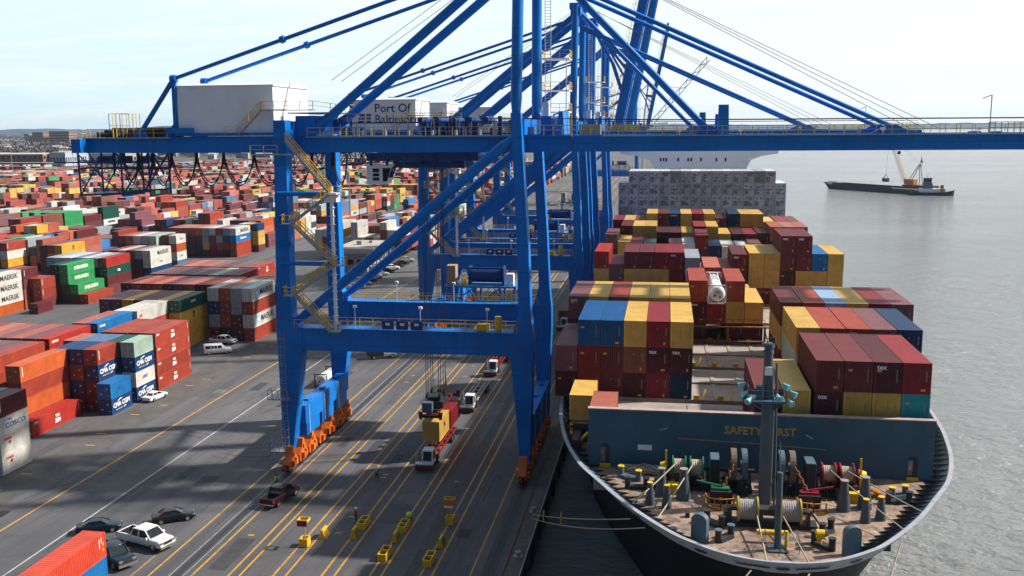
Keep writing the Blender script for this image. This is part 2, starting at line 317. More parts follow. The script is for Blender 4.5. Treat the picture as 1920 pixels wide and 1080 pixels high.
def paint_mark(name, col, wear):
    m, n, l, p = new_mat(name)
    tcn = n.new("ShaderNodeTexCoord"); a = noise(n, l, tcn.outputs['Object'], 1.1, 8, 0.7)
    l.new(mix(n, l, ramp(n, l, a, 0.5, 0.68, cb_=(wear, wear, wear, 1)), col, (0.07, 0.068, 0.066)), p.inputs['Base Color'])
    p.inputs['Roughness'].default_value = 0.75; return m
MARKY = paint_mark("worn_yellow_marking", (0.50, 0.26, 0.03), 0.75)
MARKW = paint_mark("worn_white_marking", (0.5, 0.5, 0.5), 0.7)
TAR = plain("tar_patch", (0.032, 0.036, 0.044), 0.6, 0, 0.25, 0.6)
b = MB()
for x, w in ((-75.35, .30), (-52.35, .22), (-47.9, .24), (-44.1, .24), (-42.95, .24), (-39.5, .24), (-38.2, .24), (-34.5, .24), (-33.2, .24),
             (-29.55, .24), (-28.4, .24), (-24.4, .2), (-23.2, .24), (-19.3, .2)):
    b.box(x-w/2, x+w/2, 20, 900, 0.0, 0.004)
b.box(-54.2, -54.06, 84, 97, 0, 0.004)
rr = random.Random(4)
for k in range(26):                                                # short worn strokes beside the stacks and lanes
    y = 108 + k*5.6 + rr.uniform(-1, 1); x = -83.5 + rr.uniform(-1.2, 1.2)
    if k % 3 != 2: b.box(x-0.9, x+0.7, y, y+0.3, 0, 0.004)
for k in range(14):
    x = rr.choice((-46, -36.3, -31.4, -26.3)); y = rr.uniform(95, 180); b.box(x-0.35, x+0.35, y, y+0.35, 0, 0.004)
tag(b.build("yellow_lane_markings", MARKY), kind='structure')
b = MB(); b.box(-67.45, -67.27, 20, 900, 0.0, 0.004)
for x in (-50.2, -48.75): b.box(x-.025, x+.025, 20, 500, 0.0, 0.004)
tag(b.build("white_lane_markings", MARKW), kind='structure')
b = MB(); b.box(-26.1, -25.0, 20, 400, 0, 0.004); b.box(-33.0, -29.9, 104.2, 110.2, 0, 0.004); b.box(-49.95, -49.05, 20, 600, 0, 0.004); b.box(-18.3, -16.9, 20, 600, 0, 0.004)
tag(b.build("tar_strips", TAR), kind='structure')
PATCH = plain("asphalt_repair", (0.050, 0.051, 0.057), 0.85, 0, 0.3, 0.5, dirt=(.03, .03, .033)); PATCH2 = plain("pale_concrete_repair", (0.16, 0.155, 0.15), 0.9, 0, 0.25, 0.6, dirt=(.09, .085, .08))
b = MB(); rr = random.Random(31)
for k in range(30):
    x = rr.choice((-82, -77, -71.5, -63, -59, -56, -46, -41, -36.4, -31.5, -22)); y = rr.uniform(86, 215); w = rr.uniform(.8, 2.4); l_ = rr.uniform(1.5, 9)
    b.box(x-w/2, x+w/2, y, y+l_, 0, .0012+k*.00004, 0 if rr.random() < .75 else 1)
for k in range(22):                                                # long tar-sealed joints and skid marks
    x = rr.uniform(-80, -20); y = rr.uniform(85, 200); l_ = rr.uniform(6, 30); dx_ = rr.uniform(-.6, .6); w = rr.uniform(.06, .2)
    zz = .00245+k*.00003; b.face([(x, y, zz), (x+w, y, zz), (x+w+dx_, y+l_, zz), (x+dx_, y+l_, zz)])
for k in range(9):
    y = rr.uniform(88, 200); x = rr.uniform(-80, -60); b.box(x, x+rr.uniform(6, 18), y, y+.07, 0, .0031+k*.00003)
for k in range(7):
    cx, cy, r_ = rr.uniform(-78, -54), rr.uniform(92, 150), rr.uniform(7, 13); a0 = rr.uniform(0, 6.28)
    for d_ in (0, 1.7):
        zz = .0034+k*.00006+d_*.00001
        for q in range(10):
            a1, a2 = a0+q*.09, a0+(q+1)*.09; R1, R2 = r_+d_, r_+d_+.2
            b.face([(cx+R1*math.cos(a1), cy+R1*math.sin(a1), zz), (cx+R2*math.cos(a1), cy+R2*math.sin(a1), zz), (cx+R2*math.cos(a2), cy+R2*math.sin(a2), zz), (cx+R1*math.cos(a2), cy+R1*math.sin(a2), zz)])
tag(b.build("pavement_repairs", [PATCH, PATCH2]), kind='structure')
b = MB()
for x in (-49.5, -17.6): b.box(x-.05, x+.05, 20, 600, 0.004, 0.03)
tag(b.build("crane_rails", DARK), kind='structure')
b = MB(); b.box(-16.1, -15.95, 20, 600, 0.0, 0.12)
tag(b.build("cable_trench_edge", RUST), kind='structure')
CONCG = plain("stained_concrete_paving", (0.105, 0.10, 0.095), 0.9, 0, 0.3, 0.25, dirt=(0.05, 0.05, 0.05))
b = MB(); b.box(-87.0, -80.3, 60, 300, 0.0, 0.003)
tag(b.build("concrete_strip", CONCG), kind='structure')
b = MB(); b.box(-79.3, -77.9, 99.5, 101.4, 0.0, 0.02)
for k in range(6): b.box(-79.1+k*.2, -79.0+k*.2, 99.7, 101.2, 0.02, 0.05)
tag(b.build("drain_grate", DARK), 'dark iron drain grate set in the asphalt by the yellow line', 'drain grate')

# far land: hills and the low far shore (structure), winter trees (one mass), buildings, light masts
FAR = plain("haze_blue_hill_woodland", (0.028, 0.055, 0.10), 0.95, 0, 0.25, 0.004)  # blue of the distant air put into the hills' base colour
def ridge(name, pts, ybase, zf, mat, depth):
    b = MB(); n = len(pts)
    for i in range(n-1):
        x0, x1 = pts[i], pts[i+1]; z0, z1 = zf(x0), zf(x1)
        b.face([(x0, ybase, -6), (x1, ybase, -6), (x1, ybase+depth*.5, z1), (x0, ybase+depth*.5, z0)])
        b.face([(x0, ybase+depth*.5, z0), (x1, ybase+depth*.5, z1), (x1, ybase+depth, -6), (x0, ybase+depth, -6)])
    tag(b.build(name, mat), kind='structure')
ridge("hills", [-9000+120*i for i in range(76)], 8300, lambda x: 62+16*math.sin(x*.0013)+9*math.sin(x*.0041+1)+3*math.sin(x*.017), FAR, 650)
ridge("far_shore", [-200+60*i for i in range(150)], 8600, lambda x: 46+10*math.sin(x*.0016+2)+5*math.sin(x*.006)+3*math.sin(x*.031), FAR, 400)
FARTREE = plain("bare_winter_trees", (0.105, 0.085, 0.085), 0.95, 0, 0.35, 0.02)
FIELD = plain("far_land_cover", (0.075, 0.072, 0.062), 0.95, 0, 0.4, 0.006, dirt=(0.12, 0.115, 0.11))
b = MB(); b.face([(-700, 1160, 0.3), (-700, 8290, 0.3), (-8990, 8290, 0.3), (-8990, 1160, 0.3)]); tag(b.build("far_land", FIELD), kind='structure')
b = MB(); rr = random.Random(11)
for k in range(5200):
    y = 1500 + 5200*rr.random()**1.6; az = rr.uniform(-0.86, -0.30); x = y*math.tan(az)*1.0
    if rr.random() < 0.35 and y < 2100: continue
    h = rr.uniform(8, 17); r = h*rr.uniform(.35, .6)
    for q in range(5):
        a = rr.uniform(0, 6.28); ox, oy = r*.6*math.cos(a), r*.6*math.sin(a); zz = h*rr.uniform(.45, .8); s = r*rr.uniform(.45, .7)
        t = [rr.uniform(0, 6.28) for _ in range(3)]
        b.face([(x+ox+s*math.cos(t[0]), y+oy+s*math.sin(t[0]), zz-s*.6), (x+ox+s*math.cos(t[0]+2.2), y+oy+s*math.sin(t[0]+2.2), zz-s*.4), (x+ox+s*.3*math.cos(t[1]), y+oy, zz+s*rr.uniform(.8, 1.2))])
    b.face([(x-.4, y, 0), (x+.4, y, 0), (x, y, h*.8)])
tag(b.build("far_woods", FARTREE), 'hazy brown mass of bare winter trees beyond the container yard', 'woods', kind='stuff')

def building(name, label, x0, x1, y0, y1, h, wallm, roofm, rows, cols, winm=GLASS, ww=0.6, wh=0.45, parapet=0.6, group=None, flue=0):
    t = thing(name, label, 'building', ((x0+x1)/2, (y0+y1)/2, 0), 0, group); o = t.location
    b = MB(); b.box(x0, x1, y0, y1, 0, h); b.build('wall', wallm, t, o)
    b = MB(); b.box(x0-parapet*.4, x1+parapet*.4, y0-parapet*.4, y1+parapet*.4, h+.002, h+parapet); b.build('roof', roofm, t, o)
    if flue:
        b = MB()
        for k in range(flue): b.box(x0+(k+.5)*(x1-x0)/flue-1, x0+(k+.5)*(x1-x0)/flue+1, (y0+y1)/2-1, (y0+y1)/2+1, h+parapet, h+parapet+1.5)
        b.build('roof_vent', STEEL, t, o)
    if rows:
        cx = (x1-x0)/cols; cy = max(1, round((y1-y0)/cx)); cyw = (y1-y0)/cy; ch = h/rows
        me = None
        for r_ in range(rows):
            for c in range(cols):
                b = MB(); xa = x0+(c+.5-ww/2)*cx; b.box(xa, xa+ww*cx, y0-.06, y0, (r_+.5-wh/2)*ch, (r_+.5+wh/2)*ch); b.build('window', winm, t, o)
            for c in range(min(cy, 10)):
                b = MB(); ya = y0+(c+.5-ww/2)*cyw; b.box(x1, x1+.06, ya, ya+ww*cyw, (r_+.5-wh/2)*ch, (r_+.5+wh/2)*ch); b.build('window', winm, t, o)
    return t
PALEROOF = plain("pale_roofing", (0.42, 0.40, 0.37), 0.8, 0, 0.12, 0.1)
GREYROOF = plain("grey_roofing", (0.20, 0.20, 0.21), 0.85, 0, 0.2, 0.1)
building('brick_warehouse', 'long red brick warehouse with rows of windows behind the yard, at far left', -960, -770, 1120, 1190, 15, BRICK, PALEROOF, 2, 26)
building('storage_shed', 'dark roofed open shed in front of the long brick warehouse', -850, -742, 1085, 1105, 5.5, DARK, GREYROOF, 1, 14)
building('metal_shed', 'pale blue grey metal shed just right of the long brick warehouse', -768, -746, 1130, 1180, 17, plain("pale_blue_cladding", (0.36, 0.42, 0.5), .6), PALEROOF, 1, 5, ww=.5, wh=.3)
building('metal_shed', 'wide low cream roofed shed right of the pale blue grey shed', -764, -700, 1185, 1250, 14, CONC, PALEROOF, 1, 8, ww=.7, wh=.3)
building('apartment_block', 'tall tan brick apartment block on the hillside, left of its wider twin', -1885, -1850, 2700, 2740, 38, plain("tan_brick", (.3, .17, .12), .9), GREYROOF, 5, 9)
building('apartment_block', 'wide tan brick apartment block on the hillside, right of its narrower twin', -1830, -1765, 2700, 2740, 40, MATS["tan_brick"], GREYROOF, 5, 14)
building('apartment_block', 'narrow pale apartment tower on the hillside, left of both tan blocks', -1912, -1897, 2700, 2720, 33, CONC, GREYROOF, 5, 3)
b = MB(); rr = random.Random(3); ci = 0
for k in range(420):
    y = 1350+2600*rr.random(); x = y*math.tan(rr.uniform(-.80, -.34)); w = rr.uniform(7, 26); d = rr.uniform(7, 14); h = rr.uniform(4, 9); mi = rr.choice((0, 0, 1, 2, 3))
    b.box(x, x+w, y, y+d, 0, h, mi)
    b.prism([(y-.4, h+.01), (y+d+.4, h+.01), (y+d/2, h+d*.3)], 'x', x-.4, x+w+.4, rr.choice((2, 3)))
tag(b.build("distant_rooftops", [CONC, BRICK, GREYROOF, PALEROOF]), 'scatter of small distant houses and sheds among bare trees beyond the yard', 'town', kind='stuff')

def light_mast(x, y, h, label, arms=4):
    t = thing('light_mast', label, 'light mast', (x, y, 0), 0, 'tall light masts in the yard')
    b = MB(); b.cyl((0, 0, 0), (0, 0, h), .38, 8, 0, .16); b.build('mast', STEEL, t)
    b = MB(); b.bar((-1.6, 0, h), (1.6, 0, h), .15); b.bar((0, -1.6, h), (0, 1.6, h), .15); b.build('crossarm', STEEL, t)
    for k in range(arms):
        a = k*math.pi*2/arms; b = MB(); cx, cy = 1.5*math.cos(a), 1.5*math.sin(a)
        b.prism([(cx-.35, cy-.35), (cx+.35, cy-.35), (cx+.35, cy+.35), (cx-.35, cy+.35)], 'z', h-.5, h-.1); b.build('floodlight', STEEL, t)
for x, y, h, lb in ((-552, 760, 38, 'tall grey light mast nearest the left edge of the photo'), (-700, 1075, 33, 'light mast in front of the brick warehouse, second from the left'),
                    (-640, 990, 38, 'light mast beside the pale blue grey shed'), (-330, 700, 38, 'light mast showing behind the left end of the near crane girder'),
                    (-360, 780, 34, 'thinner light mast just left of the one behind the girder end'), (-300, 560, 32, 'light mast standing among stacks below the near crane girder'),
                    (-255, 640, 39, 'light mast rising left of the white machinery house'), (-140, 420, 34, 'light mast near the landside legs of the near crane')):
    light_mast(x, y, h, lb)

# office building behind the landside leg, with its parked cars (cars further down)
OX0, OX1, OY0, OY1 = -101.5, -91.4, 288.5, 310.0
t = thing('office_building', 'flat roofed beige office building with overhanging roof beside the parked cars', 'building', ((OX0+OX1)/2, (OY0+OY1)/2, 0)); o = t.location
b = MB(); b.box(OX0, OX1, OY0, OY1, 0, 7.2); b.build('wall', plain("beige_wall", (.36, .34, .31), .8, 0, .1, .3), t, o)
b = MB(); b.box(OX0-1, OX1+2.5, OY0-1.5, OY1+1, 7.203, 8.6); b.build('roof', plain("beige_roof_edge", (.55, .5, .43), .8, 0, .1, .3), t, o)
b = MB(); b.box(OX0-.7, OX1+2.2, OY0-1.2, OY1+.7, 8.603, 8.7)
b.build('roof_membrane', plain("tan_roof_membrane", (.40, .35, .29), .9, 0, .2, .2), t, o)
b = MB(); b.box(-97.6, -96, 298, 299.4, 8.7, 9.9); b.box(-95, -94, 303, 304, 8.7, 9.5); b.build('roof_vent', STEEL, t, o)
for k in range(3):
    b = MB(); b.box(OX0+.8+k*3.1, OX0+2.6+k*3.1, OY0-.05, OY0, 3.6, 5.2); b.build('window', GLASS, t, o)
for k in range(6):
    b = MB(); b.box(OX1, OX1+.05, OY0+1.2+k*3.4, OY0+3.2+k*3.4, 3.4, 5.4); b.build('window', GLASS, t, o)
    b = MB(); b.box(OX1+1.6, OX1+1.95, OY0+.6+k*3.8, OY0+.95+k*3.8, 0, 7.2); b.build('column', CONC, t, o)
b = MB(); b.box(OX1-.01+.06, OX1+1.5, OY0+2, OY1-4, 2.6, 2.8); b.build('canopy', CONC, t, o)
# ------------------------------------------------------------------ ship-to-shore gantry cranes
def railing(b, pts, h=1.1, step=1.8, t=0.06, mid=True):
    """posts and two rails along a polyline"""
    for i in range(len(pts)-1):
        a, c = Vector(pts[i]), Vector(pts[i+1]); n = max(1, int((c-a).length/step)); up = Vector((0, 0, h))
        b.bar(a+up, c+up, t); 
        if mid: b.bar(a+up*.5, c+up*.5, t*.75)
        for k in range(n+1): p = a.lerp(c, k/n); b.bar(p, p+up, t)
def path_box(b, secs):
    """loft of rectangles (x0,x1,y0,y1,z)"""
    for s, e in zip(secs, secs[1:]):
        b.hexa([(s[0],s[2],s[4]),(s[1],s[2],s[4]),(s[1],s[3],s[4]),(s[0],s[3],s[4])], [(e[0],e[2],e[4]),(e[1],e[2],e[4]),(e[1],e[3],e[4]),(e[0],e[3],e[4])])
HX = -12.0                                                       # boom hinge
C0 = (-33.5, 131.0, 0.0)
GY = ((126.4, 127.8), (134.6, 136.0))
def make_crane(label, stage):
    t = thing('gantry_crane', label, 'gantry crane', C0, 0, 'blue ship-to-shore gantry cranes along the quay'); P = dict(parent=t, origin=C0)
    # legs: near/far land side, near/far water side
    for y0, ys in ((122.0, 1), (142.4, -1)):
        y1 = y0+2.0; k = 0.5*ys
        b = MB(); path_box(b, [(-51.35,-49.95,y0,y1,2.2), (-51.5,-48.1,y0,y1,15.8), (-51.6,-48.1,y0,y1,18.9), (-51.45,-49.4,y0,y1,21.0), (-50.95,-49.3,y0+k,y1+k,44.0), (-50.9,-49.3,y0+k,y1+k,46.7)]); b.build('leg', BLUE, **P)
        b = MB(); path_box(b, [(-18.5,-17.2,y0,y1,1.7), (-19.0,-17.0,y0,y1,8.2), (-19.7,-16.7,y0,y1,15.8), (-19.4,-16.7,y0,y1,18.9), (-18.6,-17.0,y0,y1,22.0), (-18.75,-17.3,y0+k*.6,y1+k*.6,30), (-19.5,-18.3,y0+k,y1+k,47.4)]); b.build('leg', BLUE, **P)
        b = MB(); b.box(-49.2, -18.4, y0+.15, y1-.15, 16.15, 19.1); b.box(-48.9, -18.9, y0-.15, y1+.1, 19.102, 19.28)
        for k in range(9): b.box(-46+k*3.1, -45.85+k*3.1, y0+.1, y0+.148, 17.5, 18.9)
        pb = b.build('portal_beam', BLUE, **P)
        b = MB(); railing(b, [(-49, y0-.1, 19.28), (-18.8, y0-.1, 19.28)]); b.build('handrail', YEL, pb, C0); b = MB(); railing(b, [(-46, y1+.05, 19.28), (-18.8, y1+.05, 19.28)]); b.build('handrail', YEL, pb, C0)
        for k in range(3):
            b = MB(); b.bar((-40.5+k*8.9, y0-.05, 19.3), (-40.5+k*8.9, y0-.05, 22.3), .07); b.box(-40.65+k*8.9, -40.2+k*8.9, y0-.4, y0, 22.2, 22.5); b.build('lamp', WHITE, pb, C0)
        if ys == 1:
            for k in range(3):
                b = MB(); b.box(-36.8+k*1.95, -35.2+k*1.95, y0-.2, y0-.14, 19.35, 20.5); b.box(-36.3+k*1.95, -35.7+k*1.95, y0-.215, y0-.2, 19.9, 20.25, 1); b.build('notice_board', [MATS["notice_blue"], LETTER_W], pb, C0)
            b = MB(); b.box(-24.2, -22.6, y0+.4, y0+1.4, 19.3, 20.2); b.cyl((-21.4, y0+1, 19.3), (-21.4, y0+1, 21.2), .45, 12); b.build('equipment_box', YEL, pb, C0)
        # big diagonal tube brace, waterside top to landside portal
        yc = y0+1.0; b = MB(); b.tube([(-49.0, yc, 20.0), (-46.9, yc, 21.6), (-20.6, yc, 43.2), (-19.0, yc, 44.4)], [.42, .66, .66, .4], 12); b.build('diagonal_brace', BLUE, **P)
    for x0, x1 in ((-50.45, -48.75), (-18.6, -16.9)):
        b = MB(); b.box(x0, x1, 124.0, 142.4, 5.2, 7.8)
        for k in range(3): b.box(x0+.12, x1-.12, 124.6+k*6.1, 129.6+k*6.1, 3.3, 5.2); b.box(x0+.5, x1-.5, 126.5+k*6.1, 127.6+k*6.1, 7.8, 8.05)
        sb = b.build('sill_beam', BLUE, **P)
        for k in range(3):
            b = MB(); b.bar((x1+.03, 125.4+k*6.1, 3.6), (x1+.03, 125.4+k*6.1, 7.6), .06, .12); b.build('white_stripe', WHITE, sb, C0)
        for c in (119.9, 123.6, 127.3, 131.4, 135.6, 139.4, 143.0)[:7]:
            xm = (x0+x1)/2; bg_ = None
            b = MB(); b.prism([(c-1.6,.5), (c-.9,.28), (c+.9,.28), (c+1.6,.5), (c+1.5,1.3), (c+.6,2.2), (c+.25,3.3), (c-.25,3.3), (c-.6,2.2), (c-1.5,1.3)], 'x', xm-.52, xm+.52)
            b.cyl((xm-.7, c, 2.3), (xm+.7, c, 2.3), .33, 10); b.box(xm+.52, xm+.95, c-.9, c-.25, .7, 1.5); b.box(xm+.52, xm+.8, c+.3, c+.8, .8, 1.7); b.box(xm-.9, xm-.52, c-.5, c+.5, .8, 1.6)
            bg_ = b.build('bogie', ORANGE, **P)
            for w in (-.9, .9):
                b = MB(); b.cyl((xm-.2, c+w, .38), (xm+.2, c+w, .38), .36, 14); b.cyl((xm-.62, c+w, .42), (xm+.62, c+w, .42), .16, 10); b.build('wheel', DARK, bg_, C0)
        b = MB(); b.box(xm-.35, xm+.35, 118.0, 118.35, .5, 1.2); b.cyl((xm, 117.4, .85), (xm, 118.0, .85), .28, 12); b.bar((xm, 118.3, .9), (xm, 119.9, 1.2), .5); b.build('buffer', REDP, **P)
    # girders, trolley rails, walkways
    for i, (y0, y1) in enumerate(GY):
        b = MB(); b.prism([(-80.5, 44.55), (-80.2, 42.42), (HX-.15, 42.42), (HX-.15, 44.55)], 'y', y0, y1); b.box(-79, HX-.3, y0-.12 if i == 0 else y1, y0 if i == 0 else y1+.12, 44.2, 44.4)
        gd = b.build('girder', BLUE, **P); yo = y0-.75 if i == 0 else y1+.75
        b = MB(); railing(b, [(-47.5, yo, 44.6), (-20.5, yo, 44.6)]); b.build('handrail', YEL, gd, C0); b = MB(); railing(b, [(-79.5, yo, 44.6), (-67.5, yo, 44.6)]); b.build('handrail', YEL, gd, C0)
        b = MB(); b.box(-79.8, -67.2, min(yo, y0), max(yo, y0) if i == 0 else yo+.02, 44.42, 44.56); b.box(-47.8, -20.2, min(yo, y1), max(yo, y0) if i == 0 else yo+.02, 44.42, 44.56); b.build('walkway', STEEL, gd, C0)
    b = MB()
    for x0, x1, z0, z1 in ((-81.0, -79.6, 42.5, 44.4), (-50.9, -49.4, 42.5, 46.6), (-19.4, -18.0, 44.6, 46.6)): b = MB(); b.box(x0+.02, x1-.02, 124.2, 142.3, z0, z1); b.build('cross_beam', BLUE, **P)
    b = MB()
    b.hexa([(-49.4,126.3,44.6), (-46.4,126.3,44.6), (-46.4,136.1,44.6), (-49.4,136.1,44.6)], [(-49.4,126.6,47.3), (-46.9,126.6,47.3), (-46.9,135.8,47.3), (-49.4,135.8,47.3)])
    b.build('beam_cap', BLUE, **P)
    for x in (-75, -68, -60, -55, -43, -37, -31, -25): b = MB(); b.box(x-.3, x+.3, 127.8, 134.6, 42.9, 44.1); b.build('cross_beam', BLUE, **P)
    # A-frame with apex, back braces and stays
    AZ = 67.5
    for y0, s in ((123.4, 1), (142.9, -1)):
        b = MB(); b.tube([(-18.9, y0, 47.3), (-18.9, y0, 49), (-18.6, y0+s*1.2, AZ+2)], [.55, .72, .72], 12); b.build('mast_post', BLUE, **P)
    b = MB(); b.box(-19.6, -17.6, 124.2, 142.1, AZ, AZ+1.8); b.box(-20.3, -16.9, 129, 137, AZ+1.802, AZ+3); b.build('apex_beam', BLUE, **P)
    for i, (y0, y1) in enumerate(GY):
        yc = (y0+y1)/2; ya = 126.5+9*i
        b = MB(); yl = 127.3+7.6*i; b.tube([(-48.3, yl, 44.5), (-46.6, yl, 45.8), (-45.0, yl, 47.0), (-19.0, ya, AZ+.2)], [.25, .95, .62, .62], 12); b.build('back_brace', BLUE, **P)
        b = MB(); b.tube([(-66.5, ya, 52.4), (-50.7, ya, 57.28), (-19.0, ya, AZ-.4)], .27, 8); b.cyl((-66.9, ya, 52.4), (-66.1, ya, 52.4), .55, 10); b.tube([(-51, ya, 57.2), (-50.4, ya, 57.4)], .5, 8)
        b.tube([(-66.5, ya, 52.4), (-72.4, yc, 44.9)], .34, 8); b.tube([(-66.5, ya, 52.4), (-66.9, yc, 44.6)], .38, 8)
        b.prism([(-73.6, 44.56), (-71.2, 44.56), (-71.9, 45.8), (-72.3, 45.8)], 'y', yc-.15, yc+.15); b.prism([(-68.8, 44.56), (-66.4, 44.56), (-66.6, 46.2), (-67.0, 46.2)], 'y', yc-.15, yc+.15); b.build('backstay', BLUE, **P)
    # machinery house
    b = MB(); b.box(-66.3, -52.5, 126.7, 139.6, 45.1, 51.3); b.prism([(126.5, 51.302), (139.8, 51.302), (139.8, 51.5), (133, 52.0), (126.5, 51.5)], 'x', -66.5, -52.3)
    for k in range(46): b.box(-66.15+k*.3, -66.06+k*.3, 126.67, 126.7, 45.2, 51.2)
    for k in range(42): b.box(-52.5, -52.47, 126.9+k*.3, 126.99+k*.3, 45.2, 51.2)
    mh = b.build('machinery_house', WHITE, **P)
    b = MB(); b.box(-66.6, -52.2, 126.2, 139.9, 44.7, 45.1); b.box(-67.6, -64.0, 125.6, 126.6, 45.1, 45.8); b.build('house_base', BLUE, mh, C0)
    b = MB(); b.box(-52.47, -52.42, 129, 130, 45.2, 47.3); b.build('door', STEEL, mh, C0)
    b = MB(); b.bar((-57.2, 125.9, 44.9), (-53.8, 125.9, 48.1), .35, .15); b.bar((-53.9, 125.9, 48.1), (-50.5, 125.9, 48.1), .6, .15); b.box(-53.9, -46.5, 125.4, 126.6, 48.0, 48.1); b.box(-50.5, -44.5, 126.6, 138, 47.6, 47.75)
    ls = b.build('access_stair', STEEL, **P)
    b = MB(); railing(b, [(-59, 125.5, 44.9), (-57.4, 125.5, 44.9), (-53.8, 125.5, 48.1), (-46.5, 125.5, 48.1), (-44.6, 127, 47.8), (-44.6, 137, 47.8)]); railing(b, [(-57.4, 126.3, 44.9), (-53.8, 126.3, 48.1)]); b.build('handrail', YEL, ls, C0)
    # tail machinery, rear maintenance platform under the girder, festoon cable
    b = MB()
    for k in range(9): b.box(-79.6+k*1.2, -79.0+k*1.2, 128.3, 134, 44.56, 45.3+(k % 3)*.3)
    b.build('tail_machinery', DARK, **P)
    b = MB(); railing(b, [(-76.3, 126.2, 44.6), (-76.3, 129, 44.6), (-73.3, 129, 44.6), (-73.3, 126.2, 44.6), (-76.3, 126.2, 44.6)], 3.2, .8); railing(b, [(-80.4, 126.0, 44.6), (-80.4, 136, 44.6)]); b.build('tail_railing', YEL, **P)
    b = MB()
    for y in (128.3, 134.0):
        for x in (-82.7, -76.2, -72.0): b.bar((x, y, 36.3), (x, y, 42.4), .2)
        b.bar((-82.7, y, 36.4), (-72, y, 37.0), .24); b.bar((-82.7, y, 42.2), (-76.2, y, 36.4), .14); b.bar((-82.7, y, 36.4), (-79, y, 42.2), .14); b.bar((-76.2, y, 36.5), (-72, y, 42.2), .2); b.bar((-86.5, y, 41.1), (-72, y, 41.0), .2); b.bar((-80, y, 40.2), (-69, y, 40.2), .2)
    for x in (-82.7, -79.5, -76.2, -72): b.bar((x, 128.3, 36.4), (x, 134, 36.4), .25); b.bar((x, 128.3, 40.2), (x, 134, 40.2), .25)
    b.box(-82.7, -76.2, 128.3, 134, 36.5, 36.6); rnd = random.Random(5)
    for k in range(12): x = rnd.uniform(-82, -71); b.bar((x, rnd.choice((128.1, 131, 134)), 42.4), (x, 131, rnd.uniform(38.5, 41.4)), rnd.uniform(.08, .18))
    for k in range(3): b.box(-80.5+k*3.1, -79.6+k*3.1, 129.6, 132, 41.0, 41.9)
    rp = b.build('rear_platform', MATS["deep_blue_paint"], **P)
    b = MB(); railing(b, [(-82.6, 128.2, 36.6), (-76.3, 128.2, 36.6)]); b.build('handrail', DARK, rp, C0)
    b = MB()
    xs = [-75.2, -73, -70.8, -68.0, -64.3, -60.3, -55.9, -51.6, -47.6, -44.6, -42.6]
    for a, c in zip(xs, xs[1:]):
        for dz, yy in ((4.3, 127.2), (3.9, 127.5)):
            b.tube([(a+(c-a)*q/12, yy, 42.2-dz*(1-(2*q/12-1)**2)**.72) for q in range(13)], .085, 5, 0, False)
        b.box(a-.16, a+.16, 127.2, 127.6, 41.85, 42.4); b.bar((a-.1, 127.4, 41.9), (a-.05, 127.4, 40.6), .1)
    b.build('festoon_cable', CABLE, **P)
    # trolley, cab
    b = MB(); [b.box(-40.2, -24.8, y_, y_+.6, 41.2, 42.3) for y_ in (128.2, 133.6)]; [b.box(x_, x_+.6, 128.8, 133.6, 41.3, 42.2) for x_ in (-40.2, -33, -25.4)]; b.box(-37, -28, 130, 132, 40.3, 41.2); b.cyl((-36, 130, 40.7), (-27, 130, 40.7), .55, 10)
    for k in range(7): b.bar((-39.5+k*2.2, 128.0, 41.9), (-39.5+k*2.2, 128.0, 40.6), .3)
    tr = b.build('trolley', MATS["deep_blue_paint"], **P)
    b = MB(); path_box(b, [(-40.6,-37.9,129.3,132,38.0), (-40.6,-37.0,129.3,132,40.5)]); b.box(-40.8, -36.8, 129.1, 132.2, 40.502, 40.75); cb_ = b.build('operator_cab', WHITE, **P)
    for x0, x1, z0, z1 in ((-39.7,-38.8,38.5,38.95), (-39.7,-38.8,39.1,39.5), (-39.7,-38.8,39.65,40.15)):
        b = MB(); b.box(x0, x1, 129.24, 129.3, z0, z1); b.build('window', GLASS, cb_, C0)
    b = MB(); b.face([(-38.3,129.25,38.4), (-37.7,129.25,38.4), (-37.15,129.25,40.2), (-38.3,129.25,40.2)]); b.face([(-37.82,129.5,38.3), (-37.82,131.8,38.3), (-37.0,131.8,40.3), (-37.0,129.5,40.3)]); b.build('window', GLASS, cb_, C0)
    # stair tower in the near frame
    F = [(-48.6, 44.0), (-42.9, 37.2), (-48.3, 33.4), (-42.6, 28.0), (-48.4, 23.9), (-43.6, 19.2)]; b = MB(); h = MB()
    for i, ((xa, za), (xb, zb)) in enumerate(zip(F, F[1:])):
        yy = 121.1 - .5*(i % 2); b.bar((xa, yy-.4, za), (xb, yy-.4, zb), .1, .32); b.bar((xa, yy+.4, za), (xb, yy+.4, zb), .1, .32)
        n = int(abs(za-zb)/.3)
        for k in range(n): q = k/n; b.box(xa+(xb-xa)*q-.15, xa+(xb-xa)*q+.15, yy-.38, yy+.38, za+(zb-za)*q-.02, za+(zb-za)*q+.02)
        railing(h, [(xa, yy-.45, za), (xb, yy-.45, zb)], 1.1, 1.2, .075); railing(h, [(xa, yy+.45, za), (xb, yy+.45, zb)], 1.1, 1.2, .075)
        sgn = 1 if i % 2 == 0 else -1; b.box(min(xb, xb+1.3*sgn), max(xb, xb+1.3*sgn), 120.2, 121.6, zb-.1, zb); railing(h, [(xb, 120.2, zb), (xb+1.3*sgn, 120.2, zb), (xb+1.3*sgn, 121.6, zb)], 1.1, .65, .075)
    b.box(-53.6, -48.4, 121.0, 121.9, 42.2, 42.4); railing(h, [(-53.6, 121, 42.4), (-49.9, 121, 42.4)]); st = b.build('stair_tower', STEEL, **P); h.build('handrail', YEL, st, C0)
    b = MB()
    for z in (37.2, 28.0): b = MB(); b.tube([(-50.5, 121.7, z), (-42.6, 121.7, z)], .3, 8); b.build('stair_tie', BLUE, **P)
    b = MB(); b.tube([(-51, 122.2, 30.5), (-49, 122.2, 30.5)], .3, 8); b.build('stair_tie', BLUE, **P)
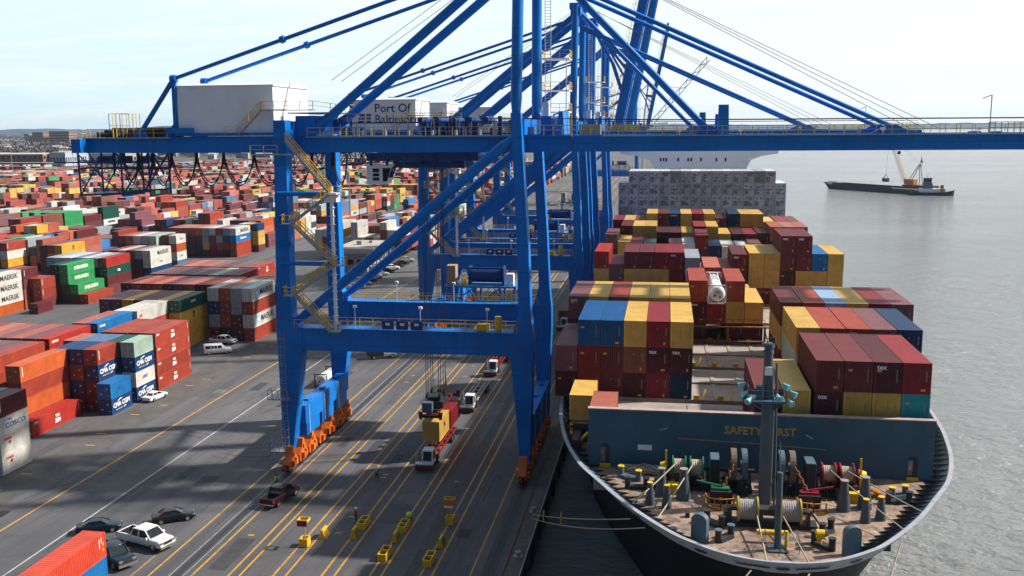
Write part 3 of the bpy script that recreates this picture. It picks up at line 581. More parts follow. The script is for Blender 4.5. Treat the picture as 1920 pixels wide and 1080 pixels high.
    b = MB(); b.bar((-42.9, 121.3, 19.3), (-42.9, 121.3, 38.2), .38, .3); b.box(-43.6, -42.0, 120.6, 122, 36.2, 37.4)
    for k in range(16): b.box(-43.25, -42.55, 121.1, 121.5, 20+k*1.1, 20.08+k*1.1)
    b.build('lift_mast', WHITE, **P)
    b = MB()                                                                 # caged ladder down the near landside leg
    for x in (-50.9, -50.3): b.bar((x, 121.4, 1.8), (x, 121.4, 19), .07)
    for k in range(42): b.bar((-50.9, 121.4, 2+k*.4), (-50.3, 121.4, 2+k*.4), .045)
    for k in range(14): z = 3+k*1.15; b.bar((-51.0, 121.4, z), (-51.0, 120.7, z), .05); b.bar((-51.0, 120.7, z), (-50.2, 120.7, z), .05); b.bar((-50.2, 120.7, z), (-50.2, 121.4, z), .05)
    railing(b, [(-52.6, 121.9, 2.3), (-52.6, 120.4, 2.3), (-50, 120.4, 2.3)], 1.3, .6); b.box(-52.6, -50, 120.4, 121.9, 2.15, 2.3); railing(b, [(-52.7, 121.9, 9.6), (-52.7, 120.6, 9.6), (-49.8, 120.6, 9.6)], 1.2, .7); b.box(-52.7, -49.8, 120.6, 121.9, 9.45, 9.6)
    b.build('caged_ladder', MATS["cage_steel"], **P)
    # mast platforms and ladders
    b = MB()
    for z in (47.6, 50.6, 55.0): b.box(-17.8, -13.8, 139.2, 143.6, z, z+.12)
    for x in (-17.2, -16.4): b.bar((x, 139.4, 44.6), (x, 139.4, 68), .09)
    for k in range(58): b.bar((-17.2, 139.4, 44.8+k*.4), (-16.4, 139.4, 44.8+k*.4), .05)
    for x in (-17.7, -14.2): b.bar((x, 139.3, 44.6), (x, 139.3, 55), .14)
    b.box(-17.3, -16.4, 137, 138.6, 44.6, 49); mp_ = b.build('mast_platform', WHITE, **P)
    b = MB()
    for z in (47.72, 50.72, 55.12): railing(b, [(-17.8, 143.6, z), (-17.8, 139.2, z), (-13.8, 139.2, z), (-13.8, 143.6, z)], 1.1, 1.1)
    railing(b, [(-16.9, 125.6, 44.6), (-8.5, 125.6, 44.6)], 1.2, 1.1, .09); railing(b, [(-16.9, 137, 44.6), (-8.5, 137, 44.6)], 1.2, 1.1, .09); b.bar((-12.2, 125.6, 44.5), (-12.2, 125.6, 47.3), .25); b.build('handrail', YEL, mp_, C0); b = MB(); b.box(-11.4, -8.6, 128.4, 129.6, 44.6, 45.9); b.build('electrics_box', TAN, mp_, C0)
    b = MB(); b.box(-17, -8, 125.5, 126.3, 44.4, 44.5); b.box(-16.4, -15, 128, 134, 44.6, 47); b.hexa([(-14.4,127,44.6),(-13.2,127,44.6),(-13.2,135,44.6),(-14.4,135,44.6)], [(-13.9,127,47.6),(-13.4,127,47.6),(-13.4,135,47.6),(-13.9,135,47.6)]); b.build('hinge_frame', BLUE, **P)
    b = MB(); rnd = random.Random(8)
    for k in range(20):
        x = rnd.uniform(-33, -22); y = rnd.uniform(128.2, 134.2); s = rnd.uniform(.4, 1.0); b.box(x, x+s, y, y+s, 44.56, 44.6+rnd.uniform(.6, 2.6))
    for k in range(5): x = -32.6+k*2.2; b.cyl((x, 128.2, 46.6), (x, 133.9, 46.6), .45, 8)
    [b.box(-33, -22, 128.1+q*2, 128.6+q*2, 46.2, 46.4) for q in range(4)]; b.box(-44, -33, 127.9, 128.15, 46.2, 46.4); dm = b.build('deck_machinery', MATS["deep_blue_paint"], **P)
    b = MB(); railing(b, [(-44, 128.1, 46.4), (-27, 128.1, 46.4)], 1.1, 1.3); b.build('handrail', YEL, dm, C0)
    for k in range(24): b = MB(); x = rnd.uniform(-44, -22); b.bar((x, 127.9, 44.6), (x, 127.9, 46+rnd.random()*1.6), .09); b.build('cable_post', STEEL, dm, C0)
    for k in range(7): b = MB(); x = -43.5+k*3.2; b.cyl((x, 127.0, 44.6), (x, 127.0, 45.3), .22, 8); b.build('vent_pipe', STEEL, dm, C0)
    # cable reel platform on the rear portal beam
    b = MB(); b.box(-33.5, -22.4, 144.6, 149.6, 21.3, 21.6)
    for x in (-33.2, -28.7, -24.9, -22.6):
        for y in (144.8, 149.4): b.bar((x, y, 18.2), (x, y, 21.3), .3)
    for x0, x1 in ((-33.2, -29), (-28.6, -25)): b.bar((x0, 144.8, 18.4), (x1, 144.8, 21.2), .2); b.bar((x0+1.4, 149.4, 21.2), (x1, 149.4, 18.4), .2)
    b.box(-33.6, -22.4, 144.4, 149.8, 18.0, 18.2); crp = b.build('reel_platform', MATS["pale_blue_steel"], **P)
    b = MB(); b.cyl((-29.6, 147, 23.0), (-24.8, 147, 23.0), 1.15, 20)
    for x in (-29.9, -24.6): b.box(x-.12, x+.12, 145.8, 148.2, 21.6, 24.3)
    b.box(-29.8, -24.6, 145.8, 146.0, 24.0, 24.3); b.build('cable_drum', MATS["deep_blue_paint"], crp, C0)
    b = MB(); b.box(-33.3, -31.9, 145.2, 147, 21.6, 24.6); b.build('control_cabinet', TAN, crp, C0)
    b = MB(); b.box(-24.0, -22.9, 145.4, 146.6, 21.6, 23.4); b.build('control_cabinet', WHITE, crp, C0)
    b = MB(); railing(b, [(-31.2, 144.9, 21.6), (-30.1, 144.9, 21.6)], 1.4, .5, .12); b.box(-31, -30.3, 145.4, 146.2, 21.6, 22.6); b.build('handrail', YEL, crp, C0)
    # boom (its own pivot at the hinge) and forestays
    bo = (HX, 131.0, 43.5); X1 = 49.0
    b = MB()
    for y0, y1 in GY: b.prism([(HX+.1, 42.42), (X1-6, 42.5), (X1, 43.4), (X1, 44.5), (HX+.1, 44.55)], 'y', y0+.02, y1-.02)
    for k in range(10): x = HX+2+k*6; b.box(x-.3, x+.3, 127.8, 134.6, 42.9, 44.1)
    bm = MB.build(b, 'boom', BLUE, t, bo); bm.location = Vector(bo)-Vector(C0)
    b = MB(); railing(b, [(HX+4, 125.7, 44.5), (38, 125.7, 44.5)]); b.build('handrail', YEL, bm, bo); b = MB(); railing(b, [(HX+4, 136.7, 44.5), (X1-2, 136.7, 44.5)]); b.build('handrail', YEL, bm, bo); b = MB(); railing(b, [(38, 125.7, 44.5), (X1-1, 125.7, 44.5)], 1.3, .7, .09); b.build('handrail', YEL, bm, bo)
    b = MB(); b.box(HX+3.6, X1-1, 125.6, 126.38, 44.35, 44.45); b.build('walkway', STEEL, bm, bo); b = MB(); b.box(HX+3.6, X1-1, 136.02, 136.8, 44.35, 44.45); b.build('walkway', STEEL, bm, bo)
    for x, h in ((6.2, 3.6), (38.5, .1)):
        b = MB(); b.prism([(x, 44.5), (x+1.4, 44.5), (x+1.3, 44.6+h), (x+.1, 44.6+h)], 'y', 126.5, 127.7); b.build('sheave_bracket', BLUE, bm, bo); b = MB(); b.prism([(x, 44.5), (x+1.4, 44.5), (x+1.3, 44.6+h*.7), (x+.1, 44.6+h*.7)], 'y', 134.7, 135.9); b.build('sheave_bracket', BLUE, bm, bo)
    for x in (1.5, 9.0, 26.0, 37.0):
        b = MB(); b.bar((x, 126.2, 44.5), (x, 126.2, 45.0), .1); b.box(x-.25, x+.25, 125.9, 126.5, 44.9, 45.25); b.build('lamp', WHITE, bm, bo)
    b = MB(); b.bar((38.2, 126, 44.5), (38.2, 126, 49), .09); b.bar((38.2, 126, 49), (37.2, 126, 48.6), .09); b.build('lamp_post', STEEL, bm, bo)
    b = MB(); b.tube([(X1-3, 131, 42.5), (X1-3, 131, 40.2)], .05, 5); b.cyl((X1-3, 131, 39.6), (X1-3, 131, 40.2), .3, 10); b.build('end_sheave', DARK, bm, bo)
    b = MB()                                                                  # outer and inner stays with plate ends on the boom
    if stage != 'up':
        for i, (y0, y1) in enumerate(GY):
            yc = (y0+y1)/2; ya = 126.5+9*i
            b = MB(); b.tube([(27.3, ya, 45.3), (11, ya, 52.6), (10.4, ya, 52.87), (-18.2, ya, 65.8)], [.29, .29, .29, .29], 8); b.prism([(24.6, 44.56), (31.5, 44.56), (29.2, 44.75), (27.6, 45.6), (26.6, 45.5)], 'y', ya-.2, ya+.2); b.build('forestay', BLUE, **P)
            b = MB(); b.tube([(5.2, yc, 45.0), (-17.6, ya, AZ+.5)], .36, 8); b.prism([(3.6, 44.56), (6.8, 44.56), (5.6, 45.6), (4.8, 45.6)], 'y', yc-.2, yc+.2); fs = b.build('forestay', BLUE, **P)
        b = MB()
        for k in range(3): b.tube([(-17.0, 129+k*1.3, AZ+2.4), (30+k*2, 129+k*1.3, 45)], .035, 4, 0, False)
        for y in (125.3, 136.9): b.tube([(-30, y, 46.9), (0, y, 46.4), (X1-1, y, 46.3)], .05, 4, 0, False)
        for k in range(2): b.tube([(-45, 129+k*4, 52), (-20, 129+k*4, AZ+1)], .035, 4, 0, False)
        b.build('hoist_cable', CABLE, fs, C0)
    else:
        for i in (0, 1):
            ya = 126.6+8.8*i; b = MB(); b.tube([(-17.5, ya, AZ+1), (-10.5, ya, AZ-8), (-8.0, ya, 58)], .32, 8); b.build('forestay', BLUE, **P); b = MB(); b.tube([(-17.5, ya, AZ+.3), (-13, ya, 60), (-10.4, ya, 52)], .3, 8); b.build('forestay', BLUE, **P)
        bm.rotation_euler = (0, -R(79), 0)
    return t
plain("notice_blue", (0.01, 0.03, 0.18), 0.5, 0, .1); plain("deep_blue_paint", (0.006, 0.05, 0.20), 0.5, 0, .25, .8); plain("cage_steel", (0.26, 0.29, 0.32), 0.5, .3, .1)
plain("pale_blue_steel", (0.03, 0.17, 0.42), 0.45, 0, .15, .5)
crane1 = make_crane('nearest blue gantry crane with blank white machinery house and lowered boom across the photo', 'down')
def place(c, dy, label):
    c.location = (C0[0], C0[1]+dy, 0); c['label'] = label; return c
crane2 = place(copy_tree(crane1), 76, 'second blue gantry crane with lettered white machinery house, just behind the nearest crane')
craneU = make_crane('third blue gantry crane along the quay, the nearest with its boom raised', 'up'); place(craneU, 106, craneU['label'])
place(copy_tree(craneU), 166, 'fourth blue gantry crane along the quay, middle one of three raised booms')
place(copy_tree(craneU), 455, 'farthest blue gantry crane along the quay with the rightmost raised boom')
mh2 = [c for c in crane2.children if c.name.startswith('machinery_house')][0]
for body, z, x in (("Port Of", 49.6, -61.5), ("Baltimore", 47.3, -61.5)):
    text('lettering', body, 2.5, LETTER_K, mh2, (x-C0[0], 126.62-C0[1], z), FRONT, .02)
b = MB()
for k in range(3): b.prism([(-65.3+k*.3, 46.6+k*.7), (-62.6+k*.2, 46.6+k*.7), (-62.2, 47.1+k*.7), (-65.0, 47.1+k*.7)], 'y', 126.6, 126.64)
b.build('emblem', LETTER_B, mh2, C0)
# spreader with head block, hanging on the near crane's hoist ropes
SP = (-31.6, 128.4, 0); zt = 5.95
t = thing('container_spreader', 'dark red and black container spreader with head block hanging on ropes over the loaded truck', 'spreader', (SP[0], SP[1], zt))
o = t.location; SPR = plain('dark_red_spreader_paint', (.10, .012, .010), .6, 0, .3, 1.5, dirt=(.03, .012, .01))
b = MB(); b.box(-32.3, -30.9, 126.6, 137.9, zt+.12, zt+.6)
for y in (126.3, 137.7): b.box(-32.85, -30.35, y, y+.45, zt+.1, zt+.5)
for y in (126.2, 137.9):
    for x in (-33.0, -30.2): b.prism([(x-.18, zt-.1), (x+.18, zt-.1), (x+.3, zt+.9), (x-.3, zt+.9)], 'y', y-.05, y+.3)
for k in range(5): b.box(-32.6+k*.05, -30.8, 127.2+k*2, 128.0+k*2, zt+.6, zt+1.0+.2*(k % 2))
b.build('telescopic_frame', SPR, t, o)
b = MB(); b.box(-32.8, -30.4, 128.2, 131.6, zt+1.3, zt+1.9); b.box(-32.4, -30.8, 128.4, 131.2, zt+1.9, zt+2.5)
for x in (-32.5, -30.7):
    for y in (128.4, 131.2): b.cyl((x-.15, y, zt+2.7), (x+.15, y, zt+2.7), .5, 14)
b.box(-33.0, -30.2, 127.9, 128.18, zt+1.1, zt+2.0); b.build('head_block', DARK, t, o)
b = MB(); b.box(-32.9, -31.5, 126.7, 127.9, zt+.7, zt+2.1); b.build('electrics_box', SHIPGREY, t, o)
b = MB()
for x in (-32.65, -32.35, -30.85, -30.55):
    for y in (128.4, 131.2): b.tube([(x, y, zt+2.7), (x*1.0, y+.1, 41.0)], .045, 4, 0, False)
b.tube([(-31.0, 130.5, zt+1.6), (-30.3, 130.8, zt+2.3), (-30.4, 130.6, 12), (-30.2, 130.4, 41)], .05, 4, 0, False); b.build('hoist_rope', CABLE, t, o)

# a pale crane far up the harbour with its boom slanting, haze paleness put into its paint colour
t = thing('harbour_crane', 'pale grey distant crane with slanting lattice boom, faint in the haze behind the raised booms', 'crane', (-30, 700, 0)); PG = plain("haze_paled_crane_paint", (.80, .82, .86), .6, 0, .1, .1); o = t.location
for x in (-44, -17):
    for y in (692, 712): b = MB(); b.bar((x, y, 0), (x, y, 46), 1.6); b.build('leg', PG, t, o)
b = MB(); b.box(-62, -12, 698, 706, 44, 46.5); b.build('girder', PG, t, o)
b = MB(); p0 = Vector((-12, 702, 46)); p1 = Vector((27, 702, 91))
for i in (-2.2, 2.2):
    for j in (-1.4, 1.4): d = Vector((-.755, 0, .655))*j; b.bar(p0+d+Vector((0, i, 0)), p1+d+Vector((0, i, 0)), .5)
for k in range(17):
    for i in (-2.2, 2.2): a_ = p0.lerp(p1, k/17); c_ = p0.lerp(p1, (k+1)/17); s_ = 1 if k % 2 else -1; d = Vector((-.755, 0, .655))*1.4*s_; b.bar(a_+d+Vector((0, i, 0)), c_-d+Vector((0, i, 0)), .4)
b.build('lattice_boom', PG, t, o)
b = MB(); b.bar((-17, 702, 46), (-14, 702, 74), 1.2); b.bar((-14, 702, 74), (-44, 702, 46), .7); b.bar((-14, 702, 74), (10, 702, 71), .3); b.build('mast', PG, t, o)
# ------------------------------------------------------------------ containers
CW = 2.438
PAL = dict(u=((.003,.085,.26),'blue'), r=((.37,.058,.034),'rust red'), R=((.46,.038,.028),'bright red'), m=((.155,.026,.030),'maroon'), o=((.54,.115,.030),'orange'),
           b=((.012,.17,.44),'bright blue'), B=((.010,.055,.17),'navy blue'), w=((.66,.64,.58),'white'), g=((.34,.38,.42),'pale grey'),
           G=((.035,.30,.10),'green'), d=((.008,.075,.055),'dark green'), y=((.72,.40,.05),'yellow'), t=((.42,.56,.46),'mint green'),
           c=((.22,.075,.04),'brown'), s=((.46,.13,.085),'salmon'), p=((.22,.085,.10),'dusty mauve'), q=((.02,.30,.33),'teal'), k=((.10,.19,.34),'faded blue'),
           Y=((.66,.41,.095),'mustard yellow'), M=((.085,.014,.020),'dark maroon'), C=((.27,.020,.028),'crimson'), n=((.006,.035,.10),'dark navy'), l=((.30,.44,.62),'light blue'))
def corr(b, p0, p1, z0, z1, nrm, n, dep=.045):
    """corrugated wall from p0 to p1 (2D), pushed in along nrm"""
    p0 = Vector(p0); p1 = Vector(p1); nv = Vector(nrm); pts = []
    for i in range(n):
        for q, dd in ((0.0, 0), (.3, 0), (.45, dep), (.85, dep)):
            pts.append(p0.lerp(p1, (i+q)/n) + nv*dd)
    pts.append(p1)
    for a, c in zip(pts, pts[1:]): b.face([(a.x, a.y, z0), (c.x, c.y, z0), (c.x, c.y, z1), (a.x, a.y, z1)])
def body_mesh(name, Lc, h, front):
    b = MB(); w = CW/2; pw = .15; ns = round(Lc/.29); rail = .16
    for x0 in (-w, w-pw):
        for y0 in (0, Lc-pw): b.box(x0, x0+pw, y0, y0+pw, 0, h)
    for x0 in (-w, w-.1): b.box(x0+.004, x0+.096, pw, Lc-pw, .0, rail); b.box(x0+.004, x0+.096, pw, Lc-pw, h-.09, h-.012)
    for y0 in (0, Lc-.1): b.box(-w+pw, w-pw, y0+.004, y0+.096, 0, rail); b.box(-w+pw, w-pw, y0+.004, y0+.096, h-.11, h-.012)
    corr(b, (w-.012, pw), (w-.012, Lc-pw), rail, h-.09, (-1, 0), ns); corr(b, (-w+.012, pw), (-w+.012, Lc-pw), rail, h-.09, (1, 0), ns)
    corr(b, (-w+pw, Lc-.014), (w-pw, Lc-.014), rail, h-.11, (0, -1), 9)
    if front: corr(b, (-w+pw, .016), (w-pw, .016), rail, h-.11, (0, 1), 10, .05)
    pts = []; nr = round(Lc/.42)                                       # roof, shallow corrugation across
    for i in range(nr):
        for q, dd in ((0, 0), (.4, 0), (.5, .022), (.9, .022)): pts.append((pw*.4+(Lc-.8*pw)*(i+q)/nr, h-.014-dd))
    pts.append((Lc-pw*.4, h-.014))
    for (ya, za), (yb, zb) in zip(pts, pts[1:]): b.face([(-w+.05, ya, za), (w-.05, ya, za), (w-.05, yb, zb), (-w+.05, yb, zb)])
    b.face([(-w+.1, .1, .05), (w-.1, .1, .05), (w-.1, Lc-.1, .05), (-w+.1, Lc-.1, .05)])
    return b.mesh(name, PAINT)
def door_mesh(h):
    b = MB(); w = CW/2-.15
    for s in (-1, 1):
        x0, x1 = (-w, -.012) if s < 0 else (.012, w)
        b.box(x0, x1, .06, .1, .16, h-.11)
        for k in range(3): z = .3+k*(h-.5)/3; b.box(x0+.06, x1-.06, .045, .06, z, z+(h-.5)/3*.8)
        for q in (.3, .68): x = x0+(x1-x0)*q; b.box(x-.022, x+.022, .0, .04, .1, h-.08, 1); b.box(x-.08, x+.08, .0, .03, .95, 1.05, 1)
    b.box(w*.25, w*.55, .03, .044, h*.62, h*.72, 2); b.box(-w*.6, -w*.35, .03, .044, h*.3, h*.38, 2); b.box(w*.6, w*.8, .03, .044, h*.2, h*.27, 2)
    return b.mesh("container_door", [PAINT, MATS["lock_rod_steel"], MATS["dim_placard"]])
plain("lock_rod_steel", (.13, .12, .12), .5, .3, .2, 2); plain("dim_placard", (.55, .55, .52), .6, 0, .1, 3)
HN, HH = 2.59, 2.89
BODY = {}
for Lc in (12.19, 6.06):
    for h in (HN, HH):
        BODY[Lc, h, 0] = body_mesh("container_body", Lc, h, False); BODY[Lc, h, 1] = body_mesh("container_body", Lc, h, True)
DOOR = {h: door_mesh(h) for h in (HN, HH)}
def strip_mesh(kind):
    b = MB(); w = CW/2
    if kind == 0: b.box(w*.62, w*.67, -.012, .0, 1.15, 2.15); b.box(w*.30, w*.62, -.012, 0, .28, .5, 1)
    elif kind == 1: b.box(w*.62, w*.66, -.012, .0, 1.0, 2.2); b.box(-w*.75, -w*.45, -.012, 0, 1.95, 2.15, 1)
    else: b.box(w*.66, w*.71, -.012, .0, 1.3, 2.2); b.box(w*.45, w*.62, -.012, 0, .3, .62, 1); b.box(-w*.1, -w*.02, -.012, 0, 2.0, 2.12, 1)
    return b.mesh("placard", [MATS["strip_white"], ORIN])
plain("strip_white", (.33, .32, .32), .6, 0, .1, 3)
STRIP = [strip_mesh(k) for k in range(3)]
ALLC = []
def container(x, y, z, Lc, h, ck, label, group, front=0, detail=True, strip=None):
    """x = centre across, y = near end; noted here, built at the end once it is known which ones the photo shows"""
    s = dict(x=x, y=y, z=z, L=Lc, h=h, c=ck, lab=label, group=group, front=front, strip=strip, deco=[], col=None); ALLC.append(s); return s
def build_container(s):
    rr = random.Random(int(abs(s['x']*131+s['y']*17+s['z']*7))); k = rr.uniform(.86, 1.12); Lc, h, front = s['L'], s['h'], s['front']
    col = s['col'] or tuple(min(1, c*k) for c in PAL[s['c']][0])+(1,)
    o = link('shipping_container', BODY[Lc, h, front], None, (s['x']+rr.uniform(-.03, .03), s['y']+rr.uniform(-.06, .06), s['z'])); o.color = col
    tag(o, s['lab'], 'shipping container', s['group'])
    if not front: d = link('door', DOOR[h], o); d.color = col
    else: link('placard', STRIP[rr.randrange(3) if s['strip'] is None else s['strip']], o)
    for fn in s['deco']: fn(o)
    return o
def w_side(o, body, size, mat, yc, zc, bold=.012, sx=1.0): return text('lettering', body, size, mat, o, (CW/2+.012, yc, zc), SIDE, bold, 'CENTER', sx)
def w_front(o, body, size, mat, x, z, bold=.012): return text('lettering', body, size, mat, o, (x, -.014, z), FRONT, bold)
def emblem_star(o, yc, zc, s=.85):
    b = MB(); X = CW/2+.006; b.box(X, X+.01, yc-s, yc+s, zc-s, zc+s); X += .012; pts = []
    for k in range(14): rr_ = s*(.8 if k % 2 == 0 else .34); a = math.pi/2+k*math.pi/7; pts.append((yc+rr_*math.cos(a), zc+rr_*math.sin(a)))
    b.prism(pts, 'x', X, X+.006, 1); b.build('emblem', [STAR, LETTER_W], o)
def swoosh(o, yc, zc, s, mat=LETTER_W):
    b = MB(); X = CW/2+.012; n = 8; up = []; dn = []
    for k in range(n+1): q = k/n; yy = yc-s+2*s*q; up.append((yy, zc+s*.55*math.sin(q*2.2)*.9)); dn.append((yy, zc+s*.55*math.sin(q*2.2)*.9-.16*math.sin(q*math.pi)-.02))
    b.prism(up+dn[::-1], 'x', X, X+.006); b.build('emblem', mat, o)
def decorate(o, mark, Lc, h):
    m = Lc/2
    if mark == 'MAERSK': emblem_star(o, Lc*.20, h*.55, .8); w_side(o, 'MAERSK', 1.75, LETTER_K, Lc*.60, h*.52, .03, 1.05)
    elif mark == 'EVERGREEN':
        w_side(o, 'EVERGREEN', 1.25, LETTER_W, m, h*.5, .03, .95)
    elif mark == 'CMA': w_side(o, 'CMA CGM', 1.05, LETTER_W, m*.95, h*.52, .04, 1.0); swoosh(o, m*.8, h*.72, .8); swoosh(o, m*1.25, h*.2, .45); w_side(o, 'SHIPPING GROUP', .26, LETTER_W, m*.7, h*.22, 0)
    elif mark == 'MSC': w_side(o, 'M', 1.0, LETTER_K, m, h*.62, .04, 1.0); w_side(o, 'SC', .75, LETTER_K, m, h*.33, .03)
    elif mark == 'ZIM': w_side(o, 'TEX', .62, LETTER_W, m, h*.68, .02); w_side(o, 'ZIM', .8, LETTER_W, m, h*.38, .05); w_side(o, 'ZIM', .38, LETTER_W, .9, h*.82, .02, 1.4); b = MB(); b.box(CW/2+.004, CW/2+.012, Lc-.55, Lc-.48, h*.45, h*.9); b.build('placard', LETTER_W, o)
    elif mark == 'SAF': w_side(o, 'Safmarine', 1.35, LETTER_W, m, h*.5, .02)
    elif mark == 'COSCO': w_side(o, 'COSCO', 1.0, LETTER_B, m*1.1, h*.48, .02, 1.2); w_side(o, 'LINE', .35, LETTER_B, m*.7, h*.8, .01)
    elif mark == 'CAI': w_side(o, 'OWNS', .5, LETTER_R, m*.5, h*.8, .02); b = MB(); b.prism([(m*.62, h*.5), (m*.72, h*.62), (m*.62, h*.7), (m*.52, h*.6)], 'x', CW/2+.004, CW/2+.012); b.build('emblem', RUST, o)
    elif mark == 'CAP': w_side(o, 'CAPITAL', .6, LETTER_W, m, h*.6, .02)
    elif mark == 'BAR': b = MB(); b.box(CW/2+.004, CW/2+.012, .5, .62, h*.3, h*.9); b.build('placard', LETTER_W, o)
    elif mark == 'TAGY': w_side(o, 'HAPAG', .55, MATS["cream_lettering"], 1.6, h*.72, .05)
    elif mark == 'WIDE': w_side(o, 'HAMBURG', .9, LETTER_W, m, h*.5, .02)
    elif mark == 'RED': w_side(o, 'JUS', .7, LETTER_R, 1.4, h*.55, .03)
    elif mark == 'UASC': w_side(o, 'UNIT', .7, LETTER_B, m, h*.5, .02)
    elif mark == 'AS': w_side(o, 'K3L', .9, LETTER_W, m, h*.45, .04)
plain("cream_lettering", (.65, .58, .38), .6, 0, .1, 3)

PITCH_X = 2.62
# yard blocks: (description, right edge X, near end Y, length, tier height, columns from the right: 'colours from the top down', marks {(col, tier from top): mark}, tiers)
YB = [
 ("twenty foot stack at left photo edge", -87.0, 112.4, 6.06, HN, ["mwww", "qBBB", "mmrr"], {(0,0):'BAR', (0,1):'COSCO', (0,2):'CAI', (0,3):'CAI'}),
 ("on the ground before the orange stack", -93.2, 127.6, 12.19, HN, ["R"], {(0,0):'ZIM'}),
 ("long orange stack at the left", -96.1, 129.9, 12.19, HN, ["oror"], {(0,0):'BAR'}),
 ("nearest flat topped red block, left edge", -103.4, 134.3, 12.19, HN, ["rrmm", "pmrm", "prrm", "smmr"], {(0,0):'BAR'}),
 ("second flat topped red block at left", -103.7, 148.3, 12.19, HN, ["Rrmr", "pmrm", "srrm", "pmmr", "srrm", "ssrm", "Rrmm"], {(0,0):'TAGY'}),
 ("two high blue pair by white sedan", -87.9, 140.1, 6.06, HN, ["bB"], {(0,0):'UASC', (0,1):'CMA'}),
 ("stack left of two high blue pair", -90.75, 141.6, 6.06, HN, ["rBmm", "BcBm", "Bmmm"], {(0,0):'BAR', (0,1):'CMA'}),
 ("mint topped stack beside white sedan", -87.7, 147.5, 6.06, HN, ["tBwB", "dnBm", "kBnm", "kBmm", "srmm"], {(0,1):'CMA', (0,2):'UASC', (0,3):'CMA'}),
 ("all red stack beside white sedan", -87.9, 154.9, 12.19, HN, ["rrrr", "rrrr", "rrrr", "rrrr"], {(0,0):'ZIM', (0,1):'ZIM', (0,2):'ZIM', (0,3):'ZIM'}),
 ("bright blue edged stack behind red blocks", -103.1, 161.7, 12.19, HN, ["brmr", "srmr"], {(0,0):'TAGY'}),
 ("white cubes behind bright blue stack", -102.2, 174.0, 12.19, HN, ["wRmm", "wmmm"], {(0,0):'RED'}),
 ("yellow stack topped dark green by van", -99.6, 185.9, 12.19, HN, ["dyyy", "ymmm", "mmrm", "mrmm", "ymyy", "pmmm", "pmmm"], {(0,0):'CAP', (0,1):'MSC'}),
 ("star marked block behind white pickup", -87.7, 195.4, 12.19, HH, ["wrwr", "ggmm", "orrd", "wBgC"], {(0,0):'MAERSK', (0,2):'MAERSK'}),
 ("flat maroon row behind star block", -98.9, 206.5, 12.19, HN, ["mmmm", "rmmm", "mmmm", "smmm", "pmmm", "mmmm", "smmm", "rmmm", "smmm", "mmmm"], {}),
 ("short maroon row by crane leg", -87.8, 208.6, 12.19, HN, ["mmmm", "smmm", "mmmm", "rmmm"], {}),
 ("mauve row with one mint roof", -102.5, 220.9, 12.19, HN, ["Cmmm", "pmmm", "tmmm", "pmmm", "pmmm", "mmmm", "pmmm", "mmmm", "pmmm"], {}),
 ("flat red row beside crane leg", -103.4, 234.3, 12.19, HN, ["rrrr", "pmmm", "pmmm", "mmmm", "pmmm", "smmm", "rmmm", "smmm", "rmmm"], {(0,0):'ZIM'}),
 ("star marked stack at left edge", -162.7, 211.5, 12.19, HN, ["wwwo", "kBmm", "mmrm"], {(0,0):'MAERSK', (0,1):'MAERSK', (0,2):'MAERSK'}),
 ("red stack behind left star stack", -162.4, 224.0, 6.06, HN, ["mmro", "rmmm"], {(0,0):'BAR'}),
 ("narrow stack left of green steps", -158.9, 225.9, 6.06, HN, ["rrm", "rmm"], {(0,0):'BAR', (0,1):'BAR', (0,2):'AS'}),
 ("on the ground before green steps", -155.2, 218.6, 6.06, HN, ["m"], {}),
 ("stepped green stack", -150.6, 233.0, 12.19, HN, ["r", "Gm", "GGdd", "ddmm"], {(1,0):'EVERGREEN', (2,0):'EVERGREEN', (2,1):'EVERGREEN'}),
 ("white roofed row behind green steps", -153.0, 246.6, 12.19, HN, ["Rdmm", "gmmm", "wmmm", "kmmm", "wmmm", "wBmm", "gmmm"], {(0,1):'AS'}),
 ("five wide star block, yard middle", -149.6, 264.0, 12.19, HN, ["wwBm", "gBmm", "rCCm", "wgBr", "rgmm"], {(0,0):'MAERSK', (0,1):'UASC'}),
 ("mint ended row behind star block", -155.2, 278.0, 12.19, 2.6, ["twrmm", "gBmmm", "wmmmm", "smmmm", "rmmmm"], {(0,0):'WIDE'}),
 ("narrow stack right of mint row", -149.7, 280.0, 6.06, 2.6, ["wowbr", "mmrmm"], {(0,0):'UASC', (0,2):'UASC'}),
 ("yellow pair topped red, far left", -183.9, 273.0, 12.19, HN, ["yymm", "ryym", "mmmm"], {(0,0):'MSC'}),
 ("red over white pair, left edge", -205.6, 277.0, 12.19, HN, ["rwym", "mgmm", "smmm"], {(0,0):'BAR'}),
 ("block with blue scripted container", -151.8, 327.0, 12.19, HN, ["wbrr", "gBCM", "rgrC", "wCCC", "ggym", "omnd", "smmm", "srdm", "smmm", "rmmm"], {(0,0):'MAERSK', (0,1):'SAF'}),
 ("yellow stack right of scripted container", -150.0, 342.0, 6.06, HN, ["Byym", "yyyy", "wmmm"], {(1,0):'MSC', (1,1):'MSC', (0,1):'MSC'}),
]
def tier_word(i): return 'on top' if i == 0 else ORD[i]+' down'
for name, xr, y0, Lc, h, cols, marks in YB:
    for ci, cc in enumerate(cols):
        n = len(cc)
        for ti, ck in enumerate(cc):
            z = (n-1-ti)*(h+.02)+.01
            colw = '' if len(cols) == 1 else (f" {ORD[ci]} from right," if ci else " rightmost,")
            o = container(xr-CW/2-ci*PITCH_X, y0, z, Lc, HH if h > 2.8 else HN, ck, f"{PAL[ck][1]} container {tier_word(ti) if n > 1 else 'alone'},{colw} {name}", 'containers stacked in the yard')
            if marks.get((ci, ti)): o['deco'].append(lambda q, mk=marks[ci, ti], Lc=Lc, h=HH if h > 2.8 else HN: decorate(q, mk, Lc, h))
